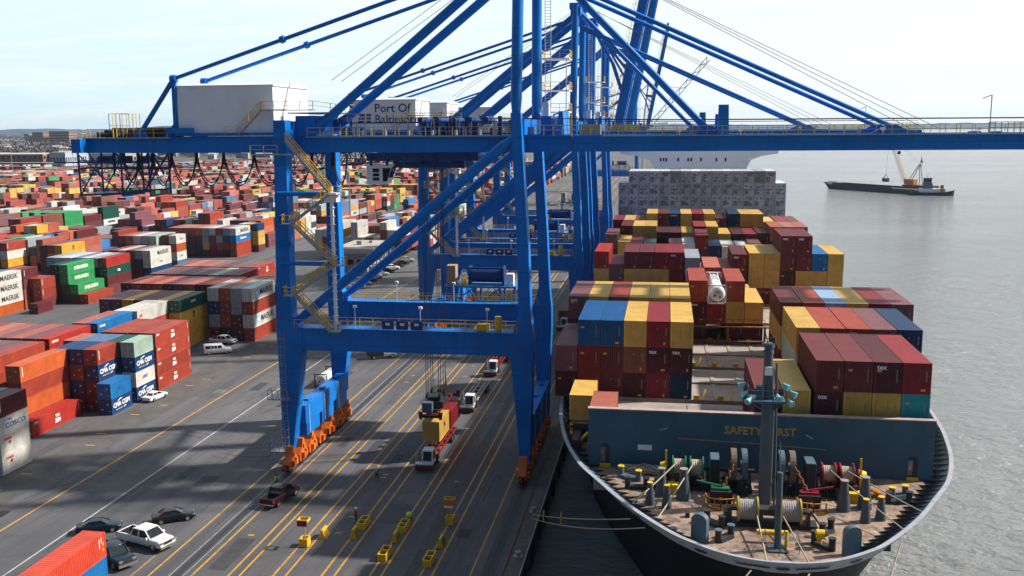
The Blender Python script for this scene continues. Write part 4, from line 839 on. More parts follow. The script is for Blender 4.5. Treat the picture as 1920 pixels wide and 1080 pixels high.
# the rest of the yard, filled by rule: blocks of bays beyond the ones listed above
rf = random.Random(21)
WEI = "rrrrrrrrmmmmmmsssssoyyywwwwgggBbkGGdtcRRpp"
def fill(x_right, ncol, y0, nbay, skip=0.08, hi=5, bays20=.25, blk='far yard block'):
    for bay in range(nbay):
        yb = y0+bay*13.45; ck = main = rf.choice(WEI); azl = math.atan2(x_right-ncol*PITCH_X, yb); 
        if math.atan2(x_right, yb) < R(-38.5): continue
        base = rf.choice((2, 3, 3, 4, 4)); main = rf.choice(WEI); two = rf.random() < bays20
        if rf.random() < skip: continue
        for c in range(ncol):
            x = x_right-CW/2-c*PITCH_X
            if math.atan2(x, yb) < R(-38.5): continue
            n = max(0, min(hi, base+rf.choice((-1, 0, 0, 0, 1))))
            if rf.random() < .10: n = max(0, n-2)
            for hlf in ((0, 1) if two else (0,)):
                for tI in range(n):
                    if tI < n-3: continue
                    ck = main if rf.random() < .35 else (ck if rf.random() < .4 else rf.choice(WEI))
                    container(x, yb+hlf*6.4, tI*2.61+.01, 6.06 if two else 12.19, HN, ck, f"{PAL[ck][1]} container {tier_word(n-1-tI)}, {ORD[min(15, c)]} from right, {ORD[min(15, bay)]} {'near half' if hlf == 0 else 'far half'} row, {blk}", 'containers stacked in the yard')
fill(-90.5, 12, 326, 13, .03, blk='block behind flat office'); fill(-92, 15, 524, 14, .1); fill(-92, 15, 726, 18, .15, 4)
fill(-186.5, 9, 286.5, 3, .0, blk='left centre block'); fill(-206, 10, 291, 5, .05, blk='far left block'); fill(-178, 5, 327, 1, .0, blk='beside scripted block')
fill(-152, 24, 356, 5, .0, blk='behind scripted block'); fill(-152, 24, 430, 6, .06); fill(-152, 24, 520, 14, .08); fill(-152, 24, 722, 18, .1, 4)
fill(-236, 24, 300, 9, .05, blk='left edge block'); fill(-236, 24, 430, 6, .08); fill(-236, 24, 520, 14, .08); fill(-236, 24, 722, 18, .1, 4)
fill(-320, 26, 390, 10, .06); fill(-320, 26, 536, 13, .1); fill(-320, 26, 722, 16, .12, 4)
fill(-410, 28, 520, 14, .1); fill(-410, 28, 722, 12, .15, 4); fill(-92, 20, 975, 14, .15, 4); fill(-160, 30, 975, 14, .15, 4); fill(-250, 30, 975, 14, .15, 4); fill(-345, 30, 975, 13, .2, 4); fill(-440, 28, 900, 16, .2, 4); fill(-505, 30, 640, 18, .15, 4); fill(-605, 30, 760, 12, .2, 4)
# red over blue pair nearest the camera, bottom left
GN = 'containers nearest the camera'
container(-57.2, 74.1, .01, 12.19, HN, 'b', 'bright blue container at the bottom left corner, under the red one', GN)
o = container(-57.2, 74.1, 2.61, 12.19, HN, 'R', 'ribbed orange red container at the bottom left corner beside the parked cars', GN); o['col'] = (.62, .07, .035, 1)
def near_red(q):
    b = MB(); X = CW/2; b.box(X+.004, X+.012, 11.0, 11.1, 1.2, 2.2); b.box(X+.004, X+.012, 11.35, 11.45, 1.7, 2.3)
    for k in range(2): b.box(X+.004, X+.012, 11.5, 11.8, .75+k*.6, 1.05+k*.6, 1)
    b.build('placard', [LETTER_W, ORIN], q)
o['deco'].append(near_red)
# ------------------------------------------------------------------ the container ship
SX = 8.6; ZD = 14.25; ZR = 15.25
ship = thing('container_ship', 'large dark hulled container ship with broad bow moored along the quay', 'ship', (SX, 190, -3.5)); SO = ship.location.copy()
PS = dict(parent=ship, origin=SO)
RIM = [(66.6,0),(66.75,1.6),(67.15,3.1),(67.9,4.6),(69.0,6.1),(70.6,7.8),(73.6,10.0),(77.0,12.1),(80.7,14.0),(85.0,16.1),(90.8,17.9),(96.5,19.0),(102,19.7),(112,20.3),(125,20.4),(160,20.4),(250,20.4),(330,20.2),(345,18)]
WL = [(75.5,0),(76.0,.5),(76.8,1.0),(78,1.6),(79.5,2.3),(82,3.2),(86,4.6),(91,6.2),(97,8.2),(104,10.6),(112,13.4),(119,15.6),(126,17.4),(138,19.3),(148,20.2),(170,20.35),(250,20.35),(330,15),(340,6)]
def smooth(pts, k=4):
    out = []
    for i in range(len(pts)-1):
        a, b_, c, d = pts[max(i-1, 0)], pts[i], pts[i+1], pts[min(i+2, len(pts)-1)]
        if i == 0: a = (pts[1][0], -pts[1][1])
        for j in range(k):
            t = j/k; w = (-.5*t+t*t-.5*t**3, 1-2.5*t*t+1.5*t**3, .5*t+2*t*t-1.5*t**3, -.5*t*t+.5*t**3)
            out.append(tuple(w[0]*a[q]+w[1]*b_[q]+w[2]*c[q]+w[3]*d[q] for q in (0, 1)))
    return out+[pts[-1]]
RIM = smooth(RIM); WL = smooth(WL); RIM[0] = (66.6, 0); WL[0] = (75.5, 0)
def hull_ring(z, off=0.0):
    w = min(1, max(0, (ZR-z)/19.5))**.75; pts = []
    for (ya, ha), (yb, hb) in zip(RIM, WL): pts.append((ya+(yb-ya)*w - (off if ha < 1 else off*.5), ha+(hb-ha)*w+(off if ha > 0 else 0)))
    return [Vector((SX-h, y, z)) for y, h in pts[::-1]] + [Vector((SX+h, y, z)) for y, h in pts[1:]]
def strip(b, a, c, mi=0, smooth=True):
    n = len(a); b.raw(list(a)+list(c), [(i, i+1, n+i+1, n+i) for i in range(n-1)], mi, smooth)
b = MB(); zs = [14.2, 12.5, 10.5, 8, 5, 2, -1, -4]
rings = [hull_ring(z) for z in zs]
for a, c in zip(rings, rings[1:]): strip(b, a, c)
b.build('hull', HULL, **PS)
n0 = 6                                                            # the bulwark runs round the bow as far as the breakwater and tapers aft
b = MB(); A = hull_ring(14.18, .34); B_ = hull_ring(ZR, -.02); Cc = hull_ring(ZR, -.36); D = hull_ring(14.25, -.32); strip(b, hull_ring(14.16, .02), A)
strip(b, A, B_); strip(b, B_, Cc, 0, False); strip(b, Cc, D, 1)
bw = b.build('bulwark', [RAILGREY, SHIPGREY], **PS)
b = MB(); ins = hull_ring(ZR, -.34); outp = hull_ring(14.25, -1.2); mid_ = hull_ring(14.25, -.34)
for i in range(len(ins)-1):
    m = max(1, int((ins[i+1]-ins[i]).length/.9))
    for k in range(m):
        p = ins[i].lerp(ins[i+1], k/m); q = outp[i].lerp(outp[i+1], k/m); md = mid_[i].lerp(mid_[i+1], k/m)
        if 70 < p.y < 108: b.face([p, (md.x, md.y, ZD), (q.x, q.y, ZD)])
b.build('bulwark_bracket', SHIPGREY, bw, SO)
for x, y in ((3.1, 67.9), (14.1, 67.9), (-.5, 72.0), (17.6, 72.0)):          # dark fairlead openings through the bulwark
    pass
DECK = None
def deck_mat():
    m, n, l, p = new_mat("worn_deck_paint"); tcn = n.new("ShaderNodeTexCoord"); v = tcn.outputs['Object']
    a = noise(n, l, v, .35, 6, .65); c = mix(n, l, ramp(n, l, a, .35, .62), (.20, .155, .125), (.34, .245, .18))
    d = noise(n, l, v, 1.1, 8, .72); c = mix(n, l, ramp(n, l, d, .47, .62, cb_=(.9, .9, .9, 1)), c, (.15, .065, .038))
    e = noise(n, l, v, 1.7, 8, .7); c = mix(n, l, ramp(n, l, e, .60, .68, cb_=(.9, .9, .9, 1)), c, (.50, .42, .35))
    g_ = noise(n, l, v, .6, 6, .6); c = mix(n, l, ramp(n, l, g_, .56, .66, cb_=(.8, .8, .8, 1)), c, (.065, .065, .068))
    l.new(c, p.inputs['Base Color']); p.inputs['Roughness'].default_value = .8; return m
DECK = deck_mat()
b = MB(); ring_ = [p for p in hull_ring(ZD, -.3) if p.y < 126]; b.face([(p.x, p.y, ZD) for p in ring_]); b.build('foredeck', DECK, **PS)
b = MB(); b.box(SX-20.2, SX+20.2, 126, 335, 10.9, 11.4); b.build('main_deck', MATS["rust_deck"], **PS)
# breakwater
b = MB(); X0, X1 = -6.8, 23.85; YB_ = 87.5
b.hexa([(X0,YB_,ZD),(X1,YB_,ZD),(X1,YB_+.25,ZD),(X0,YB_+.25,ZD)], [(X0,YB_,19.75),(X1,YB_,19.75),(X1,YB_+.25,19.75),(X0,YB_+.25,19.75)])
b.box(X0-.05, X1+.05, YB_-.08, YB_+.55, 19.752, 19.85, 1)
for k in range(8): b.prism([(YB_+.25, ZD), (YB_+2.4, ZD), (YB_+.25, 19.6)], 'x', X0+.2+k*4.3, X0+.35+k*4.3)
rr = random.Random(12)
for k in range(46):
    x = rr.uniform(X0+.3, X1-.3); w = rr.uniform(.02, .08); h_ = rr.uniform(.3, 2.2); z_ = rr.choice((19.7, 19.7, rr.uniform(16, 19))); b.face([(x, YB_-.004, z_), (x+w, YB_-.004, z_), (x+w*.6, YB_-.004, z_-h_)], 2)
bk = b.build('breakwater', [SHIPBLUE, MATS["weathered_cap"], RUST], **PS)
text('lettering', "SAFETY  FIRST", 1.02, LETTER_Y, bk, (8.8-SX, YB_-.02-SO.y, 18.2-SO.z), FRONT, .02, 'CENTER', 1.0)
for x in (-5.2, 22.1):
    b = MB(); pr_ = [(x-.42, ZD+.35), (x+.42, ZD+.35), (x+.42, ZD+1.9), (x+.25, ZD+2.2), (x-.25, ZD+2.2), (x-.42, ZD+1.9)]
    b.prism(pr_, 'y', YB_-.03, YB_-.002); b.box(x-.5, x+.5, YB_-.25, YB_-.03, ZD+.02, ZD+.3, 1); b.box(x-.4, x-.0, YB_-.05, YB_-.03, ZD+.5, ZD+1.85, 2); b.build('doorway', [DARK, YEL, DECK], bk, SO)
b = MB(); b.box(-2.2, -.9, YB_-.05, YB_-.01, 16.0, 16.5); b.build('notice_board', LETTER_W, bk, SO)
b = MB(); b.tube([(1.5, YB_-.12, 17.3), (8, YB_-.12, 17.1), (14.6, YB_-.12, 16.8)], .03, 5); b.build('pipe', LETTER_Y, bk, SO)
b = MB(); b.bar((-.2, YB_-.1, 18.0), (.5, YB_-.1, 18.25), .1, .12); b.bar((12.8, YB_-.1, 18.1), (13.4, YB_-.1, 17.75), .1, .12); b.build('bracket', STEEL, bk, SO)
# hatch covers, lashing bridges, side coaming
HATCH = plain("rusty_hatch_paint", (.34, .30, .27), .75, 0, .3, .25, dirt=(.22, .10, .055))
for y0, y1 in ((89.2, 102.6), (104.2, 117.8), (119.2, 131.8), (133.4, 146.2), (147.6, 160.6), (163, 176), (177.4, 190), (191.6, 204.4), (206, 218.6), (220, 232.6), (234, 258)):
    hw = 20.1 if y0 > 112 else (18.4 if y0 > 103 else 15.6); b = MB(); b.box(SX-hw+.6, SX+hw-.6, y0-.4, y1+.3, 11.4, 15.2); b.box(SX-hw, SX+hw, y0, y1, 15.2, 16.25)
    for k in range(4): b.box(2.6+k*2.9, 3.0+k*2.9, y0+.4, y1-.4, 16.25, 16.33); 
    b.box(2.4, 13.4, (y0+y1)/2-.15, (y0+y1)/2+.15, 16.25, 16.45)
    hc = b.build('hatch_cover', HATCH, **PS)
    b = MB()
    for k in range(4): b.box(3.3+k*2.6, 3.9+k*2.6, y0-.2, y0+.1, 16.26, 16.8)
    for k in range(3): b.bar((4.2+k*3, y0-.1, 16.3), (4.6+k*3, y0+.9, 17.2), .12)
    b.build('lashing_gear', YEL, hc, SO)
for y in (118.4, 132.4, 146.8, 161.6, 176.6, 190.8):
    b = MB()
    hw = 19.4
    for x in [SX-hw+k*hw/4 for k in range(9)]:
        if y < 120 and abs(x-SX) < 6: continue
        b.box(x-.14, x+.14, y-.14, y+.14, 11.4, 18.7 if abs(x-SX) < 6 else 19.6)
    if y > 120: b.box(SX-hw, SX+hw, y-.35, y+.35, 18.6, 18.75); b.box(3.2, 13.6, y-.35, y+.35, 16.6, 16.75)
    else: b.box(SX-hw, SX-5.4, y-.35, y+.35, 18.6, 18.75); b.box(SX+5.2, SX+hw, y-.35, y+.35, 18.6, 18.75)
    b.build('lashing_bridge', RUST, **PS)
b = MB()
for y in (132.4,): railing(b, [(3.4, y-.3, 18.75), (13.4, y-.3, 18.75)], 1.0, 1.3)
b.build('handrail', RUST, **PS)
# mast
b = MB(); b.tube([(8.6, 80, ZD), (8.6, 80, 22.4), (8.55, 80, 24), (8.5, 80, 27.7)], [.54, .54, .46, .34], 14); b.cyl((8.5, 80, 27.2), (8.5, 80, 27.5), .42, 14); b.cyl((8.5, 80, 27.75), (8.5, 80, 28.1), .45, 14)
b.tube([(9.35, 79.7, ZD), (9.3, 79.7, 19.5), (9.15, 79.8, 26.5)], .1, 6)
ms = b.build('mast', MASTGREY, **PS)
b = MB(); b.box(7.0, 9.9, 78.9, 80.9, 23.3, 23.45); b.cyl((7.9, 79.6, 23.45), (7.9, 79.6, 24.6), .36, 12); b.bar((7.0, 79, 23.4), (8.5, 80, 22.2), .1); b.bar((9.9, 79, 23.4), (8.6, 80, 22.2), .1); railing(b, [(7, 80.9, 23.45), (7, 78.9, 23.45), (9.9, 78.9, 23.45), (9.9, 80.9, 23.45)], .9, .9, .045); b.build('platform', SHIPBLUE, ms, SO)
for x, y, a, dz in ((6.5, 79.0, 200, .1), (6.4, 79.7, 190, .7), (6.9, 78.6, 235, -.3), (9.2, 78.5, 275, .05), (9.9, 79.2, 320, .8), (10.5, 79.2, 330, .2), (10.2, 78.7, 300, -.4)):
    d = Vector((math.cos(R(a)), math.sin(R(a)), -.45)).normalized(); c = Vector((x, y, 23.9+dz)); b = MB(); b.tube([c-d*.38, c-d*.1, c+d*.26], [.12, .18, .29], 12); b.build('floodlight', CYANP, ms, SO)
b = MB(); b.box(8.2, 8.8, 79.5, 79.62, 25.5, 26.2); b.build('notice_board', LETTER_W, ms, SO)
b = MB(); b.bar((8.4, 80, 28.1), (8.2, 79.9, 28.9), .06); b.bar((8.0, 80, 28.5), (8.8, 80, 28.5), .06); b.cyl((8.9, 80, 28.1), (8.9, 80, 28.6), .12, 8); b.build('antenna', DARK, ms, SO)
b = MB(); b.tube([(8.7, 71.1, ZD), (8.7, 71.1, 20.3)], [.27, .22], 10); b.tube([(8.7, 71.1, 20.3), (8.65, 71.3, 22.6)], .03, 4); b.bar((8.4, 71, 20.1), (8.0, 71.6, 18.7), .08); b.box(8.0, 9.4, 70.4, 71.8, ZD, ZD+.12); b.build('jack_staff', MASTGREY, **PS)
b = MB(); railing(b, [(7.6, 70.3, ZD), (7.6, 71.2, ZD), (7.9, 71.9, ZD)], 1.2, .6, .04); railing(b, [(10.2, 70.4, ZD), (10.2, 71.9, ZD)], 1.3, .6, .04); b.build('handrail', SHIPGREY, **PS)
b = MB(); b.cyl((7.3, 72.4, 15.0), (9.3, 72.4, 15.0), .22, 12); b.cyl((9.35, 71.2, ZD), (9.35, 71.2, 15.7), .13, 8); b.build('spare_roller', YEL, **PS)
# windlasses
def drum(parent, x0, x1, y, z, r, rf_, fm, rope=True):
    x0, x1 = min(x0, x1), max(x0, x1)
    b = MB()
    for x in (x0, x1): b.cyl((x-.06, y, z), (x+.06, y, z), rf_, 22)
    b.cyl((x0, y, z), (x1, y, z), r*.55, 14); d = b.build('rope_drum', fm, parent, SO)
    if rope:
        b = MB(); st = []; n = int((x1-x0)/.09)
        for k in range(n+1):
            x = x0+.07+(x1-x0-.14)*k/n; rr_ = r*(1 if k % 2 else .955); st.append([(x, y+rr_*math.cos(2*math.pi*q/20), z+rr_*math.sin(2*math.pi*q/20)) for q in range(20)])
        b.ring(st, 0, False); b.build('wound_rope', MATS["pale_rope"] if rope == 2 else ROPE, d, SO)
plain("pale_rope", (.30, .285, .285), .9, 0, .15, 4)
def chain(b, a, c, n=11, r=.16, w=.07):
    a = Vector(a); c = Vector(c); d = (c-a).normalized(); s1 = d.cross(Vector((1, 0, 0))).normalized(); s2 = Vector((1, 0, 0))
    for k in range(n):
        p = a.lerp(c, (k+.5)/n); s = s1 if k % 2 else s2; L2 = (c-a).length/n*.72
        b.tube([p+d*L2*math.cos(q*math.pi/5)+s*r*math.sin(q*math.pi/5) for q in range(11)], w, 5, 0, False)
for sgn, fm, lbl in ((-1, GREENP, 'winch with green drum flanges, left of the mast'), (1, MATS["crimson_flange"], 'winch with crimson drum flanges, right of the mast')):
    X = lambda d: SX+sgn*d
    b = MB(); yb = 83.2
    b.box(min(X(.8), X(9.2)), max(X(.8), X(9.2)), yb-.9, yb+1.2, ZD, ZD+.35); b.cyl((X(.6), yb, 16), (X(8.6), yb, 16), .16, 10)
    b.box(min(X(3.6), X(4.4)), max(X(3.6), X(4.4)), yb-.9, yb+.9, ZD+.3, 17.1)
    for d in (1.0, 2.9, 4.6, 6.4, 8.0): b.prism([(yb-.6, ZD+.3), (yb+.6, ZD+.3), (yb+.2, 16.1), (yb-.2, 16.1)], 'x', X(d)-.1, X(d)+.1)
    rr = random.Random(40+sgn)
    for k in range(26):
        d = rr.uniform(.9, 8.8); y_ = yb+rr.uniform(-1.5, 1.6); s_ = rr.uniform(.12, .4); h_ = rr.uniform(.3, 1.5); b.box(X(d)-s_, X(d)+s_, y_-s_, y_+s_, ZD, ZD+h_)
    for k in range(10): d = rr.uniform(1, 8.5); b.tube([(X(d), yb-1.3, ZD+.2), (X(d)+rr.uniform(-.4, .4), yb-.6, ZD+rr.uniform(.6, 1.8)), (X(d)+rr.uniform(-.8, .8), yb+.8, ZD+.3)], .05, 5)
    wl = b.build('windlass', DARK, **PS); wl['label'] = lbl
    b = MB(); b.box(min(X(3.62), X(4.38)), max(X(3.62), X(4.38)), yb-.95, yb+.95, 17.1, 17.2); b.box(min(X(4.4), X(4.46)), max(X(4.4), X(4.46)), yb-.9, yb+.9, ZD+.3, 17.1); b.build('gearbox', SHIPGREY, wl, SO)
    for d in (1.55, 2.45):
        b = MB(); n = 28
        for a0 in range(n):
            a1 = 2*math.pi*a0/n; a2 = 2*math.pi*(a0+1)/n; y_, z_ = yb-.5, 16.7
            q = lambda a, r_: (y_+r_*math.cos(a), z_+r_*math.sin(a))
            b.hexa([(X(d)-.24, *q(a1, 1.12)), (X(d)+.24, *q(a1, 1.12)), (X(d)+.24, *q(a2, 1.12)), (X(d)-.24, *q(a2, 1.12))], [(X(d)-.24, *q(a1, 1.4)), (X(d)+.24, *q(a1, 1.4)), (X(d)+.24, *q(a2, 1.4)), (X(d)-.24, *q(a2, 1.4))])
        for k in range(6): a = k*math.pi/3+.2; b.bar((X(d), y_, z_), (X(d), y_+1.2*math.cos(a), z_+1.2*math.sin(a)), .14)
        b.cyl((X(d)-.3, y_, z_), (X(d)+.3, y_, z_), .35, 12); b.build('chain_wheel', SHIPGREY if d < 2 else MATS["worn_brown_steel"], wl, SO)
    b = MB(); chain(b, (X(2.4), 81.6, 17.3), (X(3.5), 80.3, 15.4), 8); chain(b, (X(3.55), 80.1, 15.3), (X(3.75), 79.0, 14.4), 5); b.build('anchor_chain', RUST, wl, SO)
    b = MB(); b.prism([(X(2.7), 79.6), (X(4.5), 79.6), (X(4.3), 80.9), (X(2.9), 80.9)], 'z', ZD, 15.3); b.build('chain_stopper', DARK, wl, SO)
    b = MB(); b.box(min(X(2.9), X(4.4)), max(X(2.9), X(4.4)), 79.9, 80.6, 15.3, 15.5); b.bar((X(3.6), 80.2, 15.6), (X(5.6), 80.4, 15.9), .14); b.build('stopper_lever', fm, wl, SO)
    b = MB(); cx, cy = X(3.7), 79.0; pts = [(cx-1.2, cy+.3), (cx-1.0, cy-.7), (cx, cy-1.0), (cx+1.0, cy-.7), (cx+1.2, cy+.3)]
    railing(b, [(p[0], p[1], ZD) for p in pts], 1.0, .5, .07)
    for p, q_ in zip(pts, pts[1:]): b.bar((p[0], p[1], ZD+.15), (q_[0], q_[1], ZD+.15), .06, .28)
    b.build('guard_cage', MATS["safety_orange_yellow"], wl, SO)
    drum(wl, X(5.0)-.0, X(6.1), yb-.1, 16.1, .72, .98, fm); drum(wl, X(6.5), X(7.6), yb-.1, 16.1, .72, .98, fm)
    b = MB(); b.cyl((X(8.1), yb, 16), (X(8.7), yb, 16), .55, 16, 0, .38); b.bar((X(8.2), yb-.6, ZD), (X(8.2), yb-.2, 17.6), .16); b.box(X(7.4)-.6, X(7.4)+1.0, yb-1.9, yb-1.0, ZD, ZD+.8); b.build('warping_head', YEL, wl, SO)
b = MB(); b.box(4.9, 12.2, 75.0, 76.4, ZD, ZD+.3); b.cyl((5.4, 75.6, 15.5), (11.8, 75.6, 15.5), .15, 10)
for x in (5.4, 7.9, 9.1, 11.5): b.prism([(74.9, ZD+.2), (76.3, ZD+.2), (75.9, 15.6), (75.3, 15.6)], 'x', x-.12, x+.12)
b.box(5.0, 5.6, 75, 76.2, ZD, 15.4); b.bar((11.9, 75.5, 15.4), (12.9, 74.2, ZD), .2); b.box(7.6, 9.4, 75.2, 76.2, 15.2, 15.7)
mw = b.build('mooring_winch', DARK, **PS); mw['label'] = 'twin drum mooring winch with yellow flanges in front of the mast'
drum(mw, 6.1, 7.6, 75.6, 15.5, .82, 1.02, MATS["yellow_flange"], 2); drum(mw, 9.4, 10.9, 75.6, 15.5, .82, 1.02, MATS["yellow_flange"], 2)
# small deck fittings
def bollard(x, y, h, r, m, cap=None):
    b = MB(); b.cyl((x, y, ZD), (x, y, ZD+h), r, 14); b.cyl((x, y, ZD+h), (x, y, ZD+h+.08), r*1.18, 14, 1); b.build('bollard', [m, cap or m], **PS)
def twin(x0, y0, x1, y1, m, cap=None, h=.95, r=.26):
    bollard(x0, y0, h, r, m, cap); bollard(x1, y1, h, r, m, cap); b = MB(); b.bar((x0, y0, ZD+.15), (x1, y1, ZD+.15), .7, .28); b.build('bollard_base', m, **PS)
twin(-3.6, 85.0, -2.0, 84.0, SHIPGREY, YEL); twin(-2.9, 82.2, -1.3, 82.2, DARK); twin(19.4, 82.8, 20.6, 83.4, SHIPGREY, YEL); twin(18.9, 81.7, 20.6, 81.9, DARK)
twin(3.7, 75.6, 4.8, 74.5, DARK); twin(4.4, 71.8, 5.4, 72.9, DARK, SHIPGREY); twin(12.4, 74.1, 13.2, 75.1, DARK); twin(11.6, 72.6, 12.7, 71.4, DARK)
for x, y, s in ((.04, 80.8, 1.15), (1.9, 80.3, 1.25), (-.9, 78.7, .9), (.5, 78.2, .9), (14.9, 79.6, 1.2), (16.7, 80.3, 1.25), (16.2, 77.3, .9), (17.5, 78.0, .9)):
    b = MB(); b.tube([(x, y, ZD), (x, y, ZD+1.9*s)], [.50*s, .25*s], 16); b.cyl((x, y, ZD+1.9*s), (x, y, ZD+2.12*s), .24*s, 14, 1); b.cyl((x, y, ZD+2.12*s), (x, y, ZD+2.17*s), .28*s, 14, 2); b.build('roller_pedestal', [MASTGREY, RUST, YEL if s < 1.0 else STEEL], **PS)
for x, y, a in ((3.0, 71.8, 24), (14.0, 70.9, -20)):                     # arched plates inside the bulwark
    b = MB(); n = 12; w = .62; P0 = Matrix.Translation((x, y, ZD)) @ Matrix.Rotation(R(-a), 4, 'Z'); arc = [(-w, 0)]+[(-w*math.cos(math.pi*k/n), 1.75+w*.8*math.sin(math.pi*k/n)) for k in range(n+1)]+[(w, 0)]
    lo = [P0 @ Vector((q[0], -.28, q[1])) for q in arc]; hi = [P0 @ Vector((q[0], .28, q[1])) for q in arc]; b.ring([lo, hi], 0, False); b.build('fairlead_plate', SHIPGREY, **PS)
lo_, hi_ = hull_ring(14.18, .34), hull_ring(ZR, -.02)
def on_bulwark(dx, q):
    """point and tangent on the sloping bulwark face at offset dx from the centre line, q up the face"""
    for i in range(len(lo_)-1):
        a_, c_ = lo_[i].lerp(hi_[i], q), lo_[i+1].lerp(hi_[i+1], q)
        if a_.x <= SX+dx <= c_.x: k = (SX+dx-a_.x)/(c_.x-a_.x); return a_.lerp(c_, k), (c_-a_).normalized(), (hi_[i].lerp(hi_[i+1], k)-lo_[i].lerp(lo_[i+1], k)).normalized()
for dx, w, hh in ((-5.6, .6, .24), (5.4, .6, .24), (-2.0, 1.25, .13), (2.1, 1.25, .13), (0.05, .5, .2), (-10.4, .55, .24), (10.2, .55, .24)):
    b = MB(); c_, tx, tz = on_bulwark(dx, .45); nn = tx.cross(tz).normalized(); n = 18; sq = 3.2 if w > 1 else 2.2
    loop = [(w*math.copysign(abs(math.cos(2*math.pi*k/n))**(2/sq), math.cos(2*math.pi*k/n)), hh*math.copysign(abs(math.sin(2*math.pi*k/n))**(2/sq), math.sin(2*math.pi*k/n))) for k in range(n)]
    b.ring([[c_+tx*q[0]*1.12+tz*q[1]*1.3-nn*.05 for q in loop], [c_+tx*q[0]*1.12+tz*q[1]*1.3+nn*.04 for q in loop]], 1, False)
    b.ring([[c_+tx*q[0]+tz*q[1]-nn*.05 for q in loop], [c_+tx*q[0]+tz*q[1]+nn*.055 for q in loop]], 0, False); b.build('hawse_opening', [CABLE, RAILGREY], bw, SO)
b = MB(); b.cyl((11.9, 72.0, ZD), (11.9, 72.0, 15.4), .15, 10); b.cyl((11.6, 71.9, 15.3), (12.2, 71.9, 15.3), .36, 12); b.bar((11.5, 71.7, 15.5), (12.3, 71.7, 15.0), .12); b.build('valve', YEL, **PS)
b = MB(); rr = random.Random(9)
for k in range(16): b.tube([(-3.8+3.6*q/8, 86.2+.7*math.sin(q*1.1+k), ZD+.1+.06*k*.55+rr.uniform(-.05, .05)) for q in range(9)], .075, 5)
b.build('coiled_rope', ROPE, **PS)
b = MB()
for k in range(12): b.tube([(17.1+1.4*q/6, 83.4+.7*math.sin(q*1.3+k), ZD+.08+.03*k) for q in range(7)], .06, 5)
b.build('coiled_rope', MATS["safety_orange_yellow"], **PS)
b = MB(); b.box(2.0, 2.35, 76.2, 76.6, ZD, ZD+.4); b.cyl((1.0, 72.9, ZD), (1.0, 72.9, ZD+.5), .3, 10); b.box(16.0, 17.0, 71.9, 72.4, ZD, ZD+.5); b.box(-8.6, -7.9, 90, 93, ZD, ZD+1.6); b.box(-8.9, -7.2, 94.2, 94.7, 14.3, 16.1); b.build('deck_fitting', DARK, **PS)
b = MB(); railing(b, [(-9.2, 94.6, 15.0), (-6.7, 94.6, 15.0)], 1.1, .6, .08); b.box(-9.2, -6.7, 94.4, 95.4, 14.85, 15.0); b.bar((-8.8, 90.5, 14.6), (-7.2, 92.5, 15.8), .25); b.build('guard_rail', YEL, **PS)
# superstructure
b = MB(); b.box(-3.5, 20.7, 264, 282, 11.4, 38.2); b.box(-12.2, 28.6, 263.5, 270, 38.2, 41.2); b.box(-9, 26, 265, 282, 41.2, 43.4)
b.prism([(-12.2, 38.2), (-3.5, 38.2), (-3.5, 34.6), (-4.6, 36.6), (-7.2, 37.6)], 'y', 263.6, 264.4); b.prism([(28.6, 38.2), (20.7, 38.2), (20.7, 34.6), (21.8, 36.6), (24.4, 37.6)], 'y', 263.6, 264.4)
ss = b.build('superstructure', WHITE, **PS)
for x in (-1.9, -1.1, -.4, 2.7, 5.3, 6.1, 8.6, 12.6, 15.0):
    b = MB(); b.box(x, x+.42, 263.93, 264.0, 36.2, 37.1); b.build('window', GLASS, ss, SO)
for k in range(14):
    b = MB(); b.box(-8.4+k*2.45, -6.4+k*2.45, 264.9, 265, 41.9, 42.9); b.build('window', GLASS, ss, SO)
b = MB(); railing(b, [(-12, 263.6, 41.2), (28.4, 263.6, 41.2)], 1.1, 1.6, .08); railing(b, [(-9, 265, 43.4), (26, 265, 43.4)], 1.0, 2, .08)
for z in (17.5, 20.3, 23.1, 25.9, 28.7, 31.5, 34.3): b.box(-3.5, 20.7, 263.9, 263.99, z, z+.12)
b.build('handrail', STEEL, ss, SO)
# mooring lines (each its own thing)
def line(label, pts, r=.055, floats=()):
    t = thing('mooring_line', label, 'rope', pts[0], 0, 'mooring lines of the ship'); o = t.location
    P0, P1, sag = Vector(pts[0]), Vector(pts[-1]), pts[1]; b = MB(); b.tube([P0.lerp(P1, k/14)-Vector((0, 0, sag*4*(k/14)*(1-k/14))) for k in range(15)], r, 6); b.build('rope', ROPE, t, o)
    for q in floats:
        p = P0.lerp(P1, q)-Vector((0, 0, sag*4*q*(1-q))); b = MB(); b.cyl(p-Vector((.06, 0, 0)), p+Vector((.06, 0, 0)), .62, 18); b.build('rat_guard', YEL, t, o)
line('upper pale mooring rope with yellow rat guards from bow to quay', ((-2.4, 74.5, 14.6), .25, (-14.9, 108.0, .5)), .05, (.62, .84))
line('lower pale mooring rope from bow to quay, beneath its twin', ((-1.2, 72.9, 14.6), .55, (-15.0, 107.0, .45)), .05)
line('pale mooring rope with rat guard leaving the bow left of centre', ((6.4, 66.5, 14.6), .6, (-14.6, 44, .4)), .06, (.14,))
line('pale mooring rope leaving the bow right of centre', ((10.4, 66.5, 14.6), .8, (-14.4, 30, .4)), .06)
line('paired pale rope leaving the right shoulder of the bow', ((17.9, 72.7, 14.6), .8, (2.0, 40, -3)), .06)
line('long pale rope from the left green flanged drum to the rail', ((2.8, 82.6, 16.7), .05, (-.2, 73.5, 15.2)), .06)
line('long pale rope from the second green flanged drum to the rail', ((4.2-2.9, 82.4, 16.7), .05, (-2.3, 76.2, 15.2)), .06)
